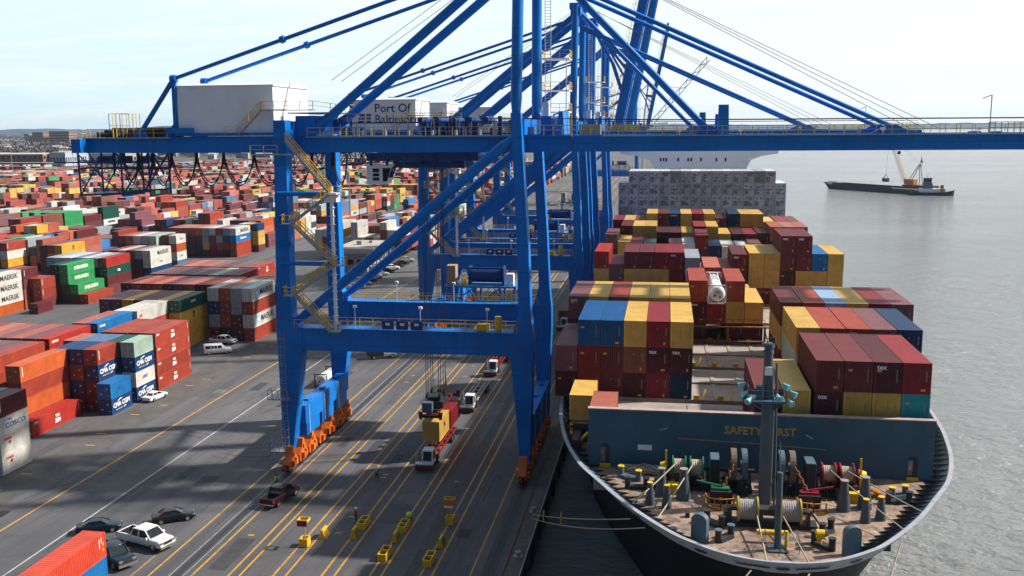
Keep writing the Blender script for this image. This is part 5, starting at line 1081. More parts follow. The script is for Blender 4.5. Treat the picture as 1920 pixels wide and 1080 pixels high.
line('white rope from the left yellow flanged drum straight to the rail', ((7.5, 74.8, 15.4), .02, (7.6, 67.4, 14.8)), .06)
line('white rope from the right yellow flanged drum slanting to the rail', ((9.5, 74.8, 15.4), .02, (10.6, 67.5, 14.8)), .06)
line('pale rope from the inner crimson drum to the right rail', ((14.2, 82.2, 16.7), .05, (18.3, 73.9, 15.2)), .05)
line('pale rope from the outer crimson drum to the right rail', ((15.6, 82.2, 16.7), .05, (20.6, 77.6, 15.2)), .05)
for i, (y, lb) in enumerate(((109.5, 'small pale quay bollard holding the two bow mooring ropes'), (97.2, 'small pale quay bollard near the bottom edge of the photo'))):
    t = thing('quay_bollard', lb, 'bollard', (-15.0, y, .16), 0, 'bollards on the quay edge'); b = MB(); b.tube([(0, 0, 0), (0, 0, .35), (0, 0, .5), (0, 0, .62)], [.28, .2, .38, .3], 14); b.build('post', ROPE, t); b = MB(); b.box(-.45, .45, -.35, .35, .002, .08); b.build('base_plate', STEEL, t)

# ---- containers on the ship
GS = 'containers on the ship'
PX = [-11.83+2.5*k for k in range(6)]; CX = [3.25, 5.77, 8.3, 10.83]; SXX = [13.65+2.52*k for k in range(6)]
XL = {**{f'p{k}': x for k, x in enumerate(PX)}, **{f'c{k}': x for k, x in enumerate(CX)}, **{f's{k}': x for k, x in enumerate(SXX)}}
def bay(y, desc, dct, ztop, h=HH, marks={}, Lc=12.19):
    keys = sorted(dct, key=lambda k: XL[k]); n = len(keys); out = {}
    for ci, k in enumerate(keys):
        v = dct[k]; zt_ = ztop
        if isinstance(v, tuple): v, zt_ = v
        for ti, ck in enumerate(v):
            z = zt_-h-ti*(h+.01); lab = f"{PAL[ck][1]} container {tier_word(ti)}, {ORD[ci]} from left, {desc}" if n > 1 else f"{PAL[ck][1]} container {tier_word(ti)}, {desc}"
            o = container(XL[k]+CW/2+.02, y, z, Lc, h, ck, lab, GS, 1); out[k, ti] = o
            mk = marks.get((k, ti))
            if mk: o['deco'].append(lambda q, mk=mk, h=h: w_front(q, mk, .62 if mk == 'tex' else .32, LETTER_W, -.95, h-.5))
    return out
bay(89.04, 'ship bay right behind the breakwater', {'s0': 'mMm', 's1': 'mYm', 's2': 'MYm', 's3': 'Cqm', 'c3': ('YM', 21.8), 'c2': ('mM', 21.8)}, 24.65, 2.83 if False else HH, {('s2', 0): 'tex', ('s0', 1): 'tex'})
bay(102.95, 'second ship bay on right side', {'s0': 'Ytmm', 's1': 'rMmm', 's2': 'rMmm', 's3': 'pmmm', 's4': 'nMmm'}, 24.8, HH, {('s2', 0): 'tex'})
bay(117.35, 'third ship bay on right side', {'s0': 'mYmm', 's1': 'rMmm', 's2': 'lnmm', 's3': 'Ymmm', 's4': 'CMmm', 's5': 'pMmm'}, 24.9, HH, {('s2', 0): 'HAMBURG'})
bay(104.32, 'left ship bay with blue pair', {'p1': 'uCC', 'p2': 'umm', 'p3': 'YcM', 'p4': 'CMC', 'p5': 'YMn', 'p0': ('pM', 21.9)}, 24.82, HH, {('p4', 1): 'tex', ('p5', 1): 'tex'})
bay(118.98, 'yellow roofed ship bay behind blue pair', {'p0': 'pMMM', 'p1': 'YMMM', 'p2': 'rMMM', 'p3': 'YYMM', 'p4': 'YYMM', 'p5': 'YYMM'}, 24.84, HH, {('p0', 0): 'tex'})
bay(94.7, 'standing low beside the breakwater left end', {'p1': 'Y'}, 19.0, HN, {}, 6.06); bay(88.6, 'just behind the breakwater left end', {'p2': 'sm'}, 19.5, HN, {}, 6.06)
bay(133.4, 'centre ship bay around white tank', {'c0': 'rMM', 'c2': 'rYM', 'c3': ('YM', 21.9)}, 24.8, HH, {('c0', 1): 'MITSUI'})
o = container(CX[1]+CW/2, 133.4, 24.8-2*2.9, 12.19, HH, 'C', 'crimson container under the white tank container on the ship', GS, 1)
bay(147.6, 'short ship row behind white tank', {'c0': ('CM', 22.4), 'c1': 'sMM'}, 24.6); bay(147.6, 'low, right of the row behind white tank', {'c3': ('YM', 20.2)}, 20.2)
bay(163.2, 'left ship bay with maroon foursome', {'p0': 'RYm', 'p1': ('pCm', 22.7), 'p2': 'mYm', 'p3': 'mYm', 'p4': 'CYm', 'p5': 'CCm'}, 24.8, HH, {('p5', 0): 'tex'})
bay(162.6, 'uneven ship bay left of yellow pair', {'c0': ('gMm', 24.0), 'c1': ('rM', 21.6), 'c2': ('rm', 22.4), 'c3': 'mMm'}, 24.7, HH, {('c3', 0): 'tex'})
bay(163.5, 'wide yellow bay on ship right edge', {'s0': 'YYm', 's1': 'YYm', 's2': ('mmMm', 27.7), 's3': ('mmYm', 27.7), 's4': 'bYm', 's5': 'YYm'}, 24.8, HH, {('s2', 0): 'tex', ('s3', 0): 'tex'})
bay(191.5, 'ship bay behind maroon foursome', {'p0': 'pM', 'p1': ('YM', 23.2), 'p2': ('mM', 23), 'p3': ('dM', 22.6), 'p5': ('mM', 22.6), 'c0': ('wM', 22.8), 'c1': 'CM', 'c2': ('nM', 22.6), 'c3': ('wM', 22.4), 's0': ('wM', 22.2), 's1': ('mM', 22.6)}, 24.6)
bay(205.5, 'second ship bay before the grey wall', {'p1': 'mM', 'p2': 'YM', 'p3': 'YM', 'p4': ('MM', 23.6), 'p5': ('MM', 23.6), 'c0': ('YM', 23.6), 'c1': 'CM', 'c2': 'YM', 'c3': ('YM', 23.4), 's0': ('MM', 23.4), 's1': ('CM', 23.4), 's2': ('MM', 23.6), 's3': 'sM', 's4': 'sM', 's5': 'rM'}, 24.9, HH)
bay(219.5, 'tall ship bay before grey wall', {'p0': ('CM', 24.8), 'p1': ('YM', 24.8), 'p2': ('mM', 24.8), 'p3': 'YM', 'p4': 'mY', 'p5': 'nY', 'c0': 'YM', 'c1': 'CM', 'c2': 'YY', 'c3': ('MM', 25.3), 's0': 'nY', 's1': 'YM', 's2': 'YM', 's3': ('YM', 24.6), 's4': ('CM', 24.8), 's5': ('mM', 24.8)}, 26.3, HH, {('c3', 0): 'ZIM', ('p5', 0): 'HAMBURG'})
# refrigerated containers, machinery ends showing
def reefer_mesh(v):
    b = MB(); w = CW/2; h = HH; b.box(-w, w, .12, 12.1, 0, h); rr = random.Random(v)
    for x in (-w, w-.14): b.box(x, x+.14, 0, .118, 0, h)
    b.box(-w+.14, w-.14, 0, .118, 0, .16); b.box(-w+.14, w-.14, 0, .118, h-.14, h)
    b.box(-w+.2, w-.2, .06, .117, 1.55, h-.2); b.box(-w+.2, -.1, .05, .117, .25, 1.5, 1); b.box(.05, w-.2, .07, .117, .25, 1.5); b.box(-.7, -.25, .02, .06, 1.9, 2.3, 1); b.box(.3, .75, .02, .06, 1.9, 2.3, 1)
    for k in range(5): b.box(rr.uniform(-w+.2, w-.4), rr.uniform(-w+.2, w-.4)+.35, .03, .05, 0.3+k*.45, .45+k*.45+rr.uniform(.05, .3), rr.choice((1, 2, 3)))
    return b.mesh('reefer_body', [PAINT, MATS["reefer_dark"], MATS["reefer_rust"], MATS["reefer_pale"]])
plain("reefer_dark", (.20, .21, .235), .6, 0, .2, 2); plain("reefer_rust", (.20, .18, .17), .7, 0, .3, 2); plain("reefer_pale", (.5, .5, .5), .6, 0, .1, 2)
RM = [reefer_mesh(v) for v in range(9)]; rr = random.Random(15)
for row in range(4):
    ks = range(1, 15) if row == 0 else range(16)
    for k in ks:
        x = -11.75+k*2.52; z = 34.6-2.89-row*2.91; o = link('refrigerated_container', RM[rr.randrange(9)], None, (x+CW/2, 243+rr.uniform(-.05, .05), z))
        g_ = 1.55*rr.choice((.30, .34, .38, .30, .20 if rr.random() < .3 else .36)); o.color = (g_, g_*1.06, g_*1.14, 1)
        tag(o, f"grey refrigerated container in the {['top','second','third','bottom'][row]} row, {ORD[k-(1 if row == 0 else 0)]} from left, of the grey wall", 'refrigerated container', 'refrigerated containers stacked across the ship')
# ------------------------------------------------------------------ tank containers
def tank_container(label, x, y, z, Lc, col):
    t = thing('tank_container', label, 'tank container', (x, y, z)); h = HN; w = CW/2
    b = MB()
    for yy in (.08, Lc-.08):
        for s in (-1, 1): b.bar((s*(w-.08), yy, 0), (s*(w-.08), yy, h), .16)
        b.bar((-w, yy, .08), (w, yy, .08), .16); b.bar((-w, yy, h-.08), (w, yy, h-.08), .16)
        for s in (-1, 1): b.bar((s*(w-.1), yy, .7), (s*.5, yy, .1), .1); b.bar((s*(w-.1), yy, h-.7), (s*.5, yy, h-.1), .1)
    for s in (-1, 1): b.bar((s*(w-.08), 0, .08), (s*(w-.08), Lc, .08), .14)
    b.bar((-.5, .2, h-.1), (-.5, Lc-.2, h-.1), .06); b.bar((.5, .2, h-.1), (.5, Lc-.2, h-.1), .06)
    b.build('frame', col, t)
    b = MB(); zc = h/2; r = 1.08; b.tube([(0, .22, zc), (0, .3, zc), (0, .5, zc), (0, Lc-.5, zc), (0, Lc-.3, zc), (0, Lc-.2, zc)], [r*.55, r*.85, r, r, r*.85, r*.55], 24); b.build('tank', WHITE2, t)
    b = MB(); b.box(-.5, -.1, .17, .2, zc-.35, zc-.05); b.box(.25, .5, .17, .2, zc-.5, zc-.25); b.build('placard', LETTER_R, t)
    b = MB(); b.box(-.3, .45, .17, .2, zc+.15, zc+.22); b.box(-.2, .35, .17, .2, zc+.35, zc+.42); b.build('lettering', LETTER_B, t)
    return t
tank_container('white tank container in an open white frame between two maroon containers on the ship', CX[1]+CW/2, 131.6, 21.92, 12.0, WHITE)
tank_container('white tank container in a black frame standing on the asphalt by the landside leg', -60.0, 160.4, 0.01, 6.06, DARK)

# ------------------------------------------------------------------ vehicles
def wheel(parent, x, y, r=.34, w=.24):
    b = MB(); b.cyl((x-w/2, y, r), (x+w/2, y, r), r, 18); o = b.build('wheel', RUBBER, parent); s = 1 if x > 0 else -1
    b = MB(); b.cyl((x+s*w*.38, y, r), (x+s*w*.53, y, r), r*.62, 14)
    b.build('rim', CHROME, o); return o
CARP = {}
def car_paint(name, col, coat=.6):
    if name not in CARP:
        m, n, l, p = new_mat(name); tcn = n.new("ShaderNodeTexCoord"); a = noise(n, l, tcn.outputs['Object'], 2.5, 6)
        l.new(mix(n, l, ramp(n, l, a, .3, .7), [c*.88 for c in col], col), p.inputs['Base Color']); p.inputs['Roughness'].default_value = .4; p.inputs['Coat Weight'].default_value = coat*.35; p.inputs['Specular IOR Level'].default_value = .3; CARP[name] = m
    return CARP[name]
def loft(b, secs, mi=0):
    """secs: (y, half width at bottom, z bottom, half width at belt, z belt, half width at top, z top)"""
    st = []
    for y, wb, zb, wm, zm, wt, zt_ in secs: st.append([(-wb,y,zb),(wb,y,zb),(wm,y,zm*.55+zb*.45),(wm,y,zm),(wt,y,zt_),(-wt,y,zt_),(-wm,y,zm),(-wm,y,zm*.55+zb*.45)])
    b.ring(st, mi, False)
def car(kind, name, label, x, y, rz, paint, group=None):
    """+Y is the front"""
    t = thing(name, label, {'sedan':'car','pickup':'pickup truck','van':'van','suv':'car','box':'truck'}[kind], (x, y, .005), rz, group)
    if kind in ('sedan', 'suv'):
        Lh, W2 = (2.45, .93); dz = .22 if kind == 'suv' else 0
        b = MB(); loft(b, [(-Lh,.72,.38,.78,.75+dz,.70,.86+dz), (-Lh+.2,.88,.26,W2,.85+dz,.84,.98+dz), (-1.3,.90,.22,W2,.88+dz,.86,1.0+dz), (.2,.90,.22,W2,.86+dz,.87,.97+dz), (1.2,.90,.22,W2,.80+dz,.84,.92+dz), (Lh-.35,.86,.24,.90,.70+dz,.78,.80+dz), (Lh,.66,.34,.72,.56+dz,.60,.64+dz)])
        b.build('body', paint, t)
        b = MB(); zb = .97+dz; zt_ = 1.44+dz*1.4; rear = -1.75 if kind == 'sedan' else -2.25
        sec = [(rear,.76,zb-.02,.72), (rear+.75,.80,zt_-.05,.60), (.0,.80,zt_,.61), (.35,.80,zt_-.03,.60), (1.15,.78,zb-.06,.74)]
        lo = [(rear,zb), (1.15,zb-.08)]
        prof = [(rear, zb-.05), (rear+.72, zt_-.06), (-.35, zt_), (.3, zt_-.03), (1.2, zb-.1)]
        b.prism([prof[1], prof[2], prof[3], (prof[3][0]+.06, prof[3][1]-.05), (prof[1][0]-.06, prof[1][1]-.05)], 'x', -.60, .60)
        for s in (-1, 1):
            for (ya, za), (yb, zb2) in ((prof[0], prof[1]), (prof[4], prof[3])): b.bar((s*.76, ya, za), (s*.60, yb, zb2), .09, .09)
            b.bar((s*.80, -.35, zb-.05), (s*.61, -.35, zt_-.02), .09)
            b.bar((s*.62, prof[1][0], prof[1][1]), (s*.62, prof[3][0], prof[3][1]), .1, .07)
        b.build('roof', paint, t)
        b = MB(); lo = [(-.75,prof[0][0]+.06,zb-.05), (.75,prof[0][0]+.06,zb-.05), (.75,prof[4][0]-.06,zb-.1), (-.75,prof[4][0]-.06,zb-.1)]
        b.hexa(lo, [(-.575,prof[1][0]+.03,zt_-.07), (.575,prof[1][0]+.03,zt_-.07), (.575,prof[3][0],zt_-.06), (-.575,prof[3][0],zt_-.06)]); b.build('window', GLASS, t)
        wy, r = (1.5, -1.45), .33+dz*.2
        zl = .62+dz; 
        for s in (-1, 1):
            b = MB(); b.box(s*.58-.2, s*.58+.2, Lh-.22, Lh-.06, zl-.08, zl+.07); b.build('headlight', CHROME, t)
            b = MB(); b.box(s*.66-.17, s*.66+.17, -Lh-.01, -Lh+.14, .66+dz, .82+dz); b.build('taillight', LETTER_R, t)
            b = MB(); b.box(s*.98-.08, s*.98+.08, .75, .95, .98+dz, 1.1+dz); b.build('mirror', paint, t)
        b = MB(); b.box(-.5, .5, Lh-.05, Lh+.02, .32, .5+dz); b.build('grille', DARK, t)
    elif kind == 'pickup':
        W2 = 1.0
        b = MB(); loft(b, [(.35,.92,.45,W2,1.0,.94,1.12), (1.5,.92,.45,W2,1.0,.92,1.14), (2.6,.92,.45,.98,.98,.86,1.10), (2.88,.88,.48,.92,.85,.80,.95)])
        loft(b, [(-1.0,.92,.45,W2,1.0,.95,1.14), (.36,.92,.45,W2,1.0,.95,1.14)])
        for s in (-1, 1): b.box(min(s*.84, s*1.0), max(s*.84, s*1.0), -2.85, -1.0, .5, 1.18)
        b.box(-.84, .84, -2.88, -2.76, .5, 1.16); b.box(-.84, .84, -1.06, -.98, .6, 1.16); b.build('body', paint, t)
        b = MB(); b.box(-.82, .82, -2.74, -1.08, .62, .70); b.box(-.838, -.80, -2.74, -1.08, .7, 1.17); b.box(.80, .838, -2.74, -1.08, .7, 1.17); b.box(-.8, .8, -2.758, -2.72, .7, 1.13); b.box(-.8, .8, -1.10, -1.062, .7, 1.13); b.build('cargo_bed', RUBBER, t)
        prof = [(-1.0, 1.12), (-.82, 1.82), (-.1, 1.88), (.75, 1.82), (1.55, 1.10)]
        b = MB(); b.prism([prof[1], prof[2], prof[3], (prof[3][0]+.05, 1.76), (prof[1][0]-.03, 1.76)], 'x', -.74, .74)
        for s in (-1, 1):
            for (ya, za), (yb, zb2) in ((prof[0], prof[1]), (prof[4], prof[3])): b.bar((s*.92, ya, za), (s*.75, yb, zb2), .11, .11)
            for yy in (.0,): b.bar((s*.93, yy, 1.1), (s*.76, yy, 1.84), .12)
            b.bar((s*.75, prof[1][0], 1.8), (s*.75, prof[3][0], 1.8), .1, .1); b.box(min(s*.88, s*.94), max(s*.88, s*.94), -1, 1.4, 1.08, 1.16)
        b.build('roof', paint, t)
        b = MB(); b.hexa([(-.90,-.95,1.12), (.90,-.95,1.12), (.90,1.48,1.10), (-.90,1.48,1.10)], [(-.72,-.80,1.79), (.72,-.80,1.79), (.72,.74,1.79), (-.72,.74,1.79)]); b.build('window', GLASS, t)
        wy, r = (1.85, -1.8), .40
        for s in (-1, 1):
            b = MB(); b.box(s*.68-.18, s*.68+.18, 2.72, 2.90, .80, 1.0); b.build('headlight', CHROME, t)
            b = MB(); b.box(s*.92-.08, s*.92+.08, -2.90, -2.8, .75, 1.1); b.build('taillight', LETTER_R, t)
            b = MB(); b.box(s*1.08-.1, s*1.08+.1, 1.15, 1.3, 1.12, 1.32); b.build('mirror', paint, t)
        b = MB(); b.box(-.48, .48, 2.84, 2.92, .72, .98); b.build('grille', DARK, t)
        b = MB(); b.box(-.96, .96, 2.84, 3.0, .42, .64); b.box(-.96, .96, -3.0, -2.88, .48, .62); b.build('bumper', CHROME, t)
    elif kind == 'van':
        b = MB(); loft(b, [(-2.7,.92,.4,1.0,1.2,.9,2.02), (-2.5,.96,.35,1.02,1.2,.93,2.1), (.9,.96,.35,1.02,1.2,.93,2.1), (1.75,.96,.35,1.02,1.15,.93,1.22), (2.6,.92,.4,.98,1.0,.86,1.1), (2.75,.88,.45,.92,.9,.8,.98)]); b.build('body', paint, t)
        for s in (-1, 1):
            for ya, yb in ((-2.4, -1.35), (-1.25, -.75), (-.65, -.1), (.0, .8)):
                b = MB(); b.raw([(s*1.012, ya, 1.32), (s*1.012, yb, 1.32), (s*.955, yb, 1.88), (s*.955, ya, 1.88)], [(0,1,2,3)]); b.build('window', GLASS, t)
            b = MB(); b.box(s*.7-.18, s*.7+.18, 2.66, 2.8, .82, 1.0); b.build('headlight', CHROME, t)
            b = MB(); b.box(s*.95-.06, s*.95+.06, -2.74, -2.6, .9, 1.4); b.build('taillight', LETTER_R, t)
        b = MB(); b.raw([(-.88, 1.72, 1.3), (.88, 1.72, 1.3), (.84, .98, 2.03), (-.84, .98, 2.03)], [(0,1,2,3)]); b.build('windshield', GLASS, t)
        b = MB(); b.raw([(-.8, -2.67, 1.3), (.8, -2.67, 1.3), (.76, -2.72, 1.9), (-.76, -2.72, 1.9)], [(0,1,2,3)]); b.build('window', GLASS, t)
        b = MB(); b.box(-.9, .9, 2.7, 2.85, .42, .62); b.build('bumper', DARK, t); wy, r = (1.75, -1.7), .37
    else:
        b = MB(); loft(b, [(.2,.92,.5,1.0,1.2,.9,2.05), (1.1,.92,.5,1.0,1.2,.9,2.05), (1.75,.92,.5,.98,1.05,.9,1.2), (2.8,.88,.5,.92,.95,.82,1.08)]); b.build('cab', paint, t)
        b = MB(); b.box(-1.05, 1.05, -2.9, .15, .75, 1.9); b.box(-.4, .4, -2.8, 2.6, .5, .75); b.build('cargo_box', DARK, t)
        for s in (-1, 1):
            b = MB(); b.raw([(s*.99, .35, 1.28), (s*.99, 1.15, 1.28), (s*.93, .95, 1.85), (s*.93, .35, 1.85)], [(0,1,2,3)]); b.build('window', GLASS, t)
            b = MB(); b.box(s*.65-.15, s*.65+.15, 2.72, 2.85, .75, .95); b.build('headlight', CHROME, t)
        b = MB(); b.raw([(-.82, 1.72, 1.25), (.82, 1.72, 1.25), (.8, 1.18, 1.98), (-.8, 1.18, 1.98)], [(0,1,2,3)]); b.build('windshield', GLASS, t); wy, r = (1.9, -1.8), .42
    for ch in t.children:
        if ch.name.split('.')[0] in ('body', 'roof', 'cab'):
            bv = ch.modifiers.new('soft edges', 'BEVEL'); bv.width = .07; bv.segments = 3; bv.limit_method = 'ANGLE'; bv.angle_limit = R(18); bv.harden_normals = False
            for pl in ch.data.polygons: pl.use_smooth = True
    for s in (-1, 1):
        for yy in wy: wheel(t, s*.86, yy, r)
    return t
def head(x0, y0, x1, y1): return math.atan2(-(x1-x0), y1-y0)
WHT = car_paint("white_car_paint", (.78, .78, .76)); BLK = car_paint("black_car_paint", (.008, .010, .014), .8); NAVY = car_paint("dark_blue_car_paint", (.004, .012, .028), .8)
MAR = car_paint("maroon_car_paint", (.035, .006, .010), .5); SIL = car_paint("silver_car_paint", (.42, .43, .45))
car('sedan', 'sedan', 'black sedan parked alone on the asphalt above the white pickup', -56.9, 101.6, head(-58.9, 99.8, -54.9, 102.3), BLK)
car('pickup', 'pickup_truck', 'white crew cab pickup with black bed, nearest the camera', -56.5, 94.7, head(-60, 95.7, -52.9, 93.4), WHT).scale = (1.14, 1.16, 1.18)
car('sedan', 'sedan', 'dark blue car half hidden behind the orange red container', -63.9, 97.5, head(-65.8, 96.6, -62, 98.4), NAVY)
car('pickup', 'pickup_truck', 'dark pickup with bright chrome bumper peeking out past the orange red container', -57.9, 90.3, head(-60.1, 91.6, -55.9, 89.1), NAVY).scale = (1.1, 1.1, 1.12)
car('pickup', 'pickup_truck', 'maroon pickup with grey bed driving along the crane rail', -46.7, 109.2, head(-47.3, 106.3, -46.2, 112), MAR).scale = (1.05, 1.05, 1.1)
car('sedan', 'sedan', 'white sedan parked against the foot of the container stacks', -85.9, 150.0, head(-85.5, 152.6, -86.3, 147.4)+math.pi, WHT)
car('van', 'passenger_van', 'white passenger van with dark side windows parked by the stacks', -90.6, 183.6, head(-93, 182.2, -88.3, 184.8), WHT)
car('pickup', 'pickup_truck', 'white crew cab pickup parked right behind the white van', -93.6, 192.6, head(-97.2, 192.6, -90.8, 192.0), WHT)
car('box', 'flatbed_truck', 'small truck with white cab and black load body under the portal beam', -55.8, 184.2, head(-58.6, 183, -53.2, 186), WHT)
rc = random.Random(2); PC = [('white', WHT), ('silver', SIL), ('black', BLK), ('white', WHT), ('silver', SIL), ('dark blue', NAVY), ('white', WHT), ('black', BLK), ('maroon', MAR), ('silver', SIL)]
for k, (cn, pm) in enumerate(PC):
    car('sedan' if k % 3 else 'suv', 'parked_car', f"{cn} parked car, {ORD[k]} from the near end of the row beside the office building", -87.6+rc.uniform(-.2, .2), 266+k*6.2, R(-62), pm, 'cars parked beside the office')

# yard tractors with chassis
def tractor(label, x, y, cm, loadlen=12.6, group='yard tractors in the crane lanes'):
    """front faces -Y (towards the camera); y is the front bumper"""
    t = thing('yard_tractor', label, 'truck', (x, y, .005), 0, group)
    b = MB(); b.box(-.45, .45, .3, 4.6, .55, .85); b.box(-1.2, 1.2, .25, 1.0, .55, .95); b.box(-1.2, -.1, .9, 2.4, .85, 1.1); b.box(.9, 1.2, 1, 2.6, .5, .95); b.box(-.9, .9, 3.3, 4.6, .85, 1.0); b.build('frame', DARK, t)
    b = MB(); b.box(-1.25, 1.25, 0, .3, .35, .85); b.build('bumper', REDP, t)
    b = MB(); b.box(-1.22, 1.22, .05, .9, .96, 1.15); b.prism([(.35, 1.1), (.25, 1.5), (.5, 2.9), (1.9, 2.95), (1.95, 1.1)], 'x', -.25, 1.2); cbo = b.build('cab', WHITE2, t)
    b = MB(); b.raw([(-.12, .235, 1.5), (1.07, .235, 1.5), (1.05, .455, 2.75), (-.10, .455, 2.75)], [(0,1,2,3)]); b.build('windshield', GLASS, cbo)
    for s in (1.21, -.26):
        b = MB(); b.raw([(s, .6, 1.6), (s, 1.6, 1.6), (s, 1.6, 2.7), (s, .75, 2.7)], [(0,1,2,3)]); b.build('window', GLASS, cbo)
    b = MB(); railing(b, [(-1.2, .4, 1.15), (-1.2, 1.8, 1.15), (-.5, 1.9, 1.15)], 1.0, .6, .05); b.cyl((-.8, 2.0, 1.1), (-.8, 2.0, 2.9), .1, 8); b.build('handrail', STEEL, t)
    for s in (-1, 1):
        b = MB(); b.box(s*.9-.16, s*.9+.16, -.02, .06, .9, 1.05); b.build('headlight', CHROME, t)
        wheel(t, s*1.0, 1.15, .5, .3); wheel(t, s*.95, 3.9, .5, .5)
    o = t.location; c = thing('chassis_trailer', f"{'red' if cm is REDP else 'grey'} container chassis coupled behind the {label}".replace('yard tractor ', 'tractor ').replace('container chassis', 'chassis'), 'trailer', (x, y+3.4, .005), 0, 'container chassis in the crane lanes')
    b = MB()
    for s in (-.5, .5): b.box(s-.1, s+.1, 0, loadlen, 1.05, 1.4)
    for k in range(7): b.box(-1.15, 1.15, .1+k*(loadlen-.4)/6, .3+k*(loadlen-.4)/6, 1.12, 1.36)
    for s in (-1.18, 1.02): b.box(s, s+.16, .1, loadlen-.1, 1.15, 1.4)
    b.build('bed', cm, c)
    b = MB(); b.bar((-.6, 3, .1), (-.6, 3, 1.1), .14); b.bar((.6, 3, .1), (.6, 3, 1.1), .14); b.build('landing_leg', DARK, c)
    for s in (-1, 1):
        for k in range(2): wheel(c, s*.95, loadlen-3.2+k*1.3, .5, .5)
    return t
tractor('white yard tractor at the front, carrying the yellow container', -31.5, 121.4, REDP)
tractor('white yard tractor in the middle with an empty chassis', -31.3, 148.6, MATS["worn_white_steel"])
tractor('white yard tractor at the rear under the portal beam', -31.6, 171.8, REDP)
o = container(-31.6, 126.4, 2.6, 6.06, HH, 'Y', 'mustard yellow container just under the spreader on the front tractor', 'containers on trailers', 1); o['deco'].append(lambda q: w_side(q, 'M', .9, LETTER_K, 3.2, 1.7, .04))
o = container(-31.4, 132.7, 2.6, 6.06, HN, 'C', 'dark red container behind the yellow one under the spreader', 'containers on trailers', 0)
for i, (x, y, lb) in enumerate(((-22.8, 214, 'white yard tractor carrying a brown container beside the second crane leg'), (-23.5, 262, 'white yard tractor with yellow brown container farther along the quay'))):
    tractor(lb, x, y, DARK, 12.6, 'yard tractors beside the ship'); container(x, y+3.9, 1.42, 12.19, HN, 'Y' if i else 'c', f"{'mustard yellow' if i else 'brown'} container riding on the {'far' if i else 'near'} tractor beside the ship", 'containers on trailers', 1)

# ------------------------------------------------------------------ barriers, sign stands
GB = 'yellow barrier boxes at the lane heads'
def trough(label, x, y, n=2, rz=0.0):
    t = thing('barrier_box', label, 'barrier', (x, y, .005), rz, GB); t.scale = (.76, .92, .78); Lb = 1.35*n; b = MB()
    for s in (-.62, .48): b.box(s, s+.14, 0, Lb, 0, 1.0)
    for k in range(n+1): b.box(-.48, .48, k*(Lb-.14)/n, k*(Lb-.14)/n+.14, 0, .995)
    b.build('shell', YEL, t); b = MB(); b.box(-.48, .48, .14, Lb-.14, .5, .62); b.build('ballast', DARK, t); return t
def wedge(label, x, y, rz=0.0):
    t = thing('striped_barrier', label, 'barrier', (x, y, .005), rz, 'striped yellow barriers at the lane heads'); t.scale = (.85, .95, .85); pr_ = [(-.5, 0), (.5, 0), (.18, .9), (.12, 1.25), (-.12, 1.25), (-.18, .9)]
    b = MB(); b.prism(pr_, 'y', 0, 1.5); b.build('shell', YEL, t); b = MB()
    for k in range(4):
        y0 = .04+k*.36; b.raw([(.487, y0, .06), (.487, y0+.2, .06), (.20, y0+.37, .90), (.20, y0+.17, .90)], [(0,1,2,3)]); b.raw([(.5, y0, .06), (.5, y0+.2, .06), (.21, y0+.37, .90), (.21, y0+.17, .90)], [(0,1,2,3)])
    b.build('black_stripe', LETTER_K, t); return t
def sign_stand(label, x, y, board):
    t = thing('sign_stand', label, 'sign', (x, y, .005), 0, 'signs on yellow boxes'); t.scale = (.8, .8, .95); b = MB()
    for s in (-.6, .46): b.box(s, s+.14, 0, 1.3, 0, 1.0)
    for k in (0, 1.16): b.box(-.46, .46, k, k+.14, 0, .995)
    b.build('base_box', YEL, t); b = MB(); b.box(-.46, .46, .14, 1.16, .55, .65); b.build('ballast', DARK, t)
    b = MB(); b.cyl((.1, .6, .6), (.1, .6, 3.0), .07, 8); b.build('post', YEL, t)
    b = MB(); b.box(-.75, .65, -.05, .0, 2.55, 3.25); s_ = b.build('sign_board', REDP if board else ORANGE, t)
    if not board: b = MB(); b.box(-.75, .6, -.07, -.0, 2.25, 2.53); b.build('sign_board', LETTER_W, t)
    b = MB()
    for s in (-.78, .62): b.box(s, s+.1, 0, 1.3, 3.0, 3.3)
    for k in (0.02, 1.2): b.box(-.68, .62, k, k+.1, 3.0, 3.3)
    b.build('tray', YEL, t); return t
sign_stand('yellow box with post carrying a red board, leftmost of the barriers', -38.9, 96.5, 1); wedge('striped yellow barrier beside the red board stand', -37.6, 98.9)
trough('double yellow barrier box beside the worker in red', -34.1, 101.9); wedge('striped yellow barrier before the box of the worker in red', -34.2, 99.4)
trough('double yellow barrier box the lime clad worker leans into', -29.2, 101.6); wedge('striped yellow barrier before the box of the lime clad worker', -29.3, 99.1)
trough('double yellow barrier box alone near the bottom, left of its twin', -29.3, 94.3); trough('double yellow barrier box alone near the bottom, nearest the quay edge', -24.2, 93.6)
sign_stand('yellow box with post carrying orange and white boards, nearest the quay', -24.2, 104.6, 0); wedge('narrow striped yellow barrier nearest the quay edge', -23.9, 98.4)

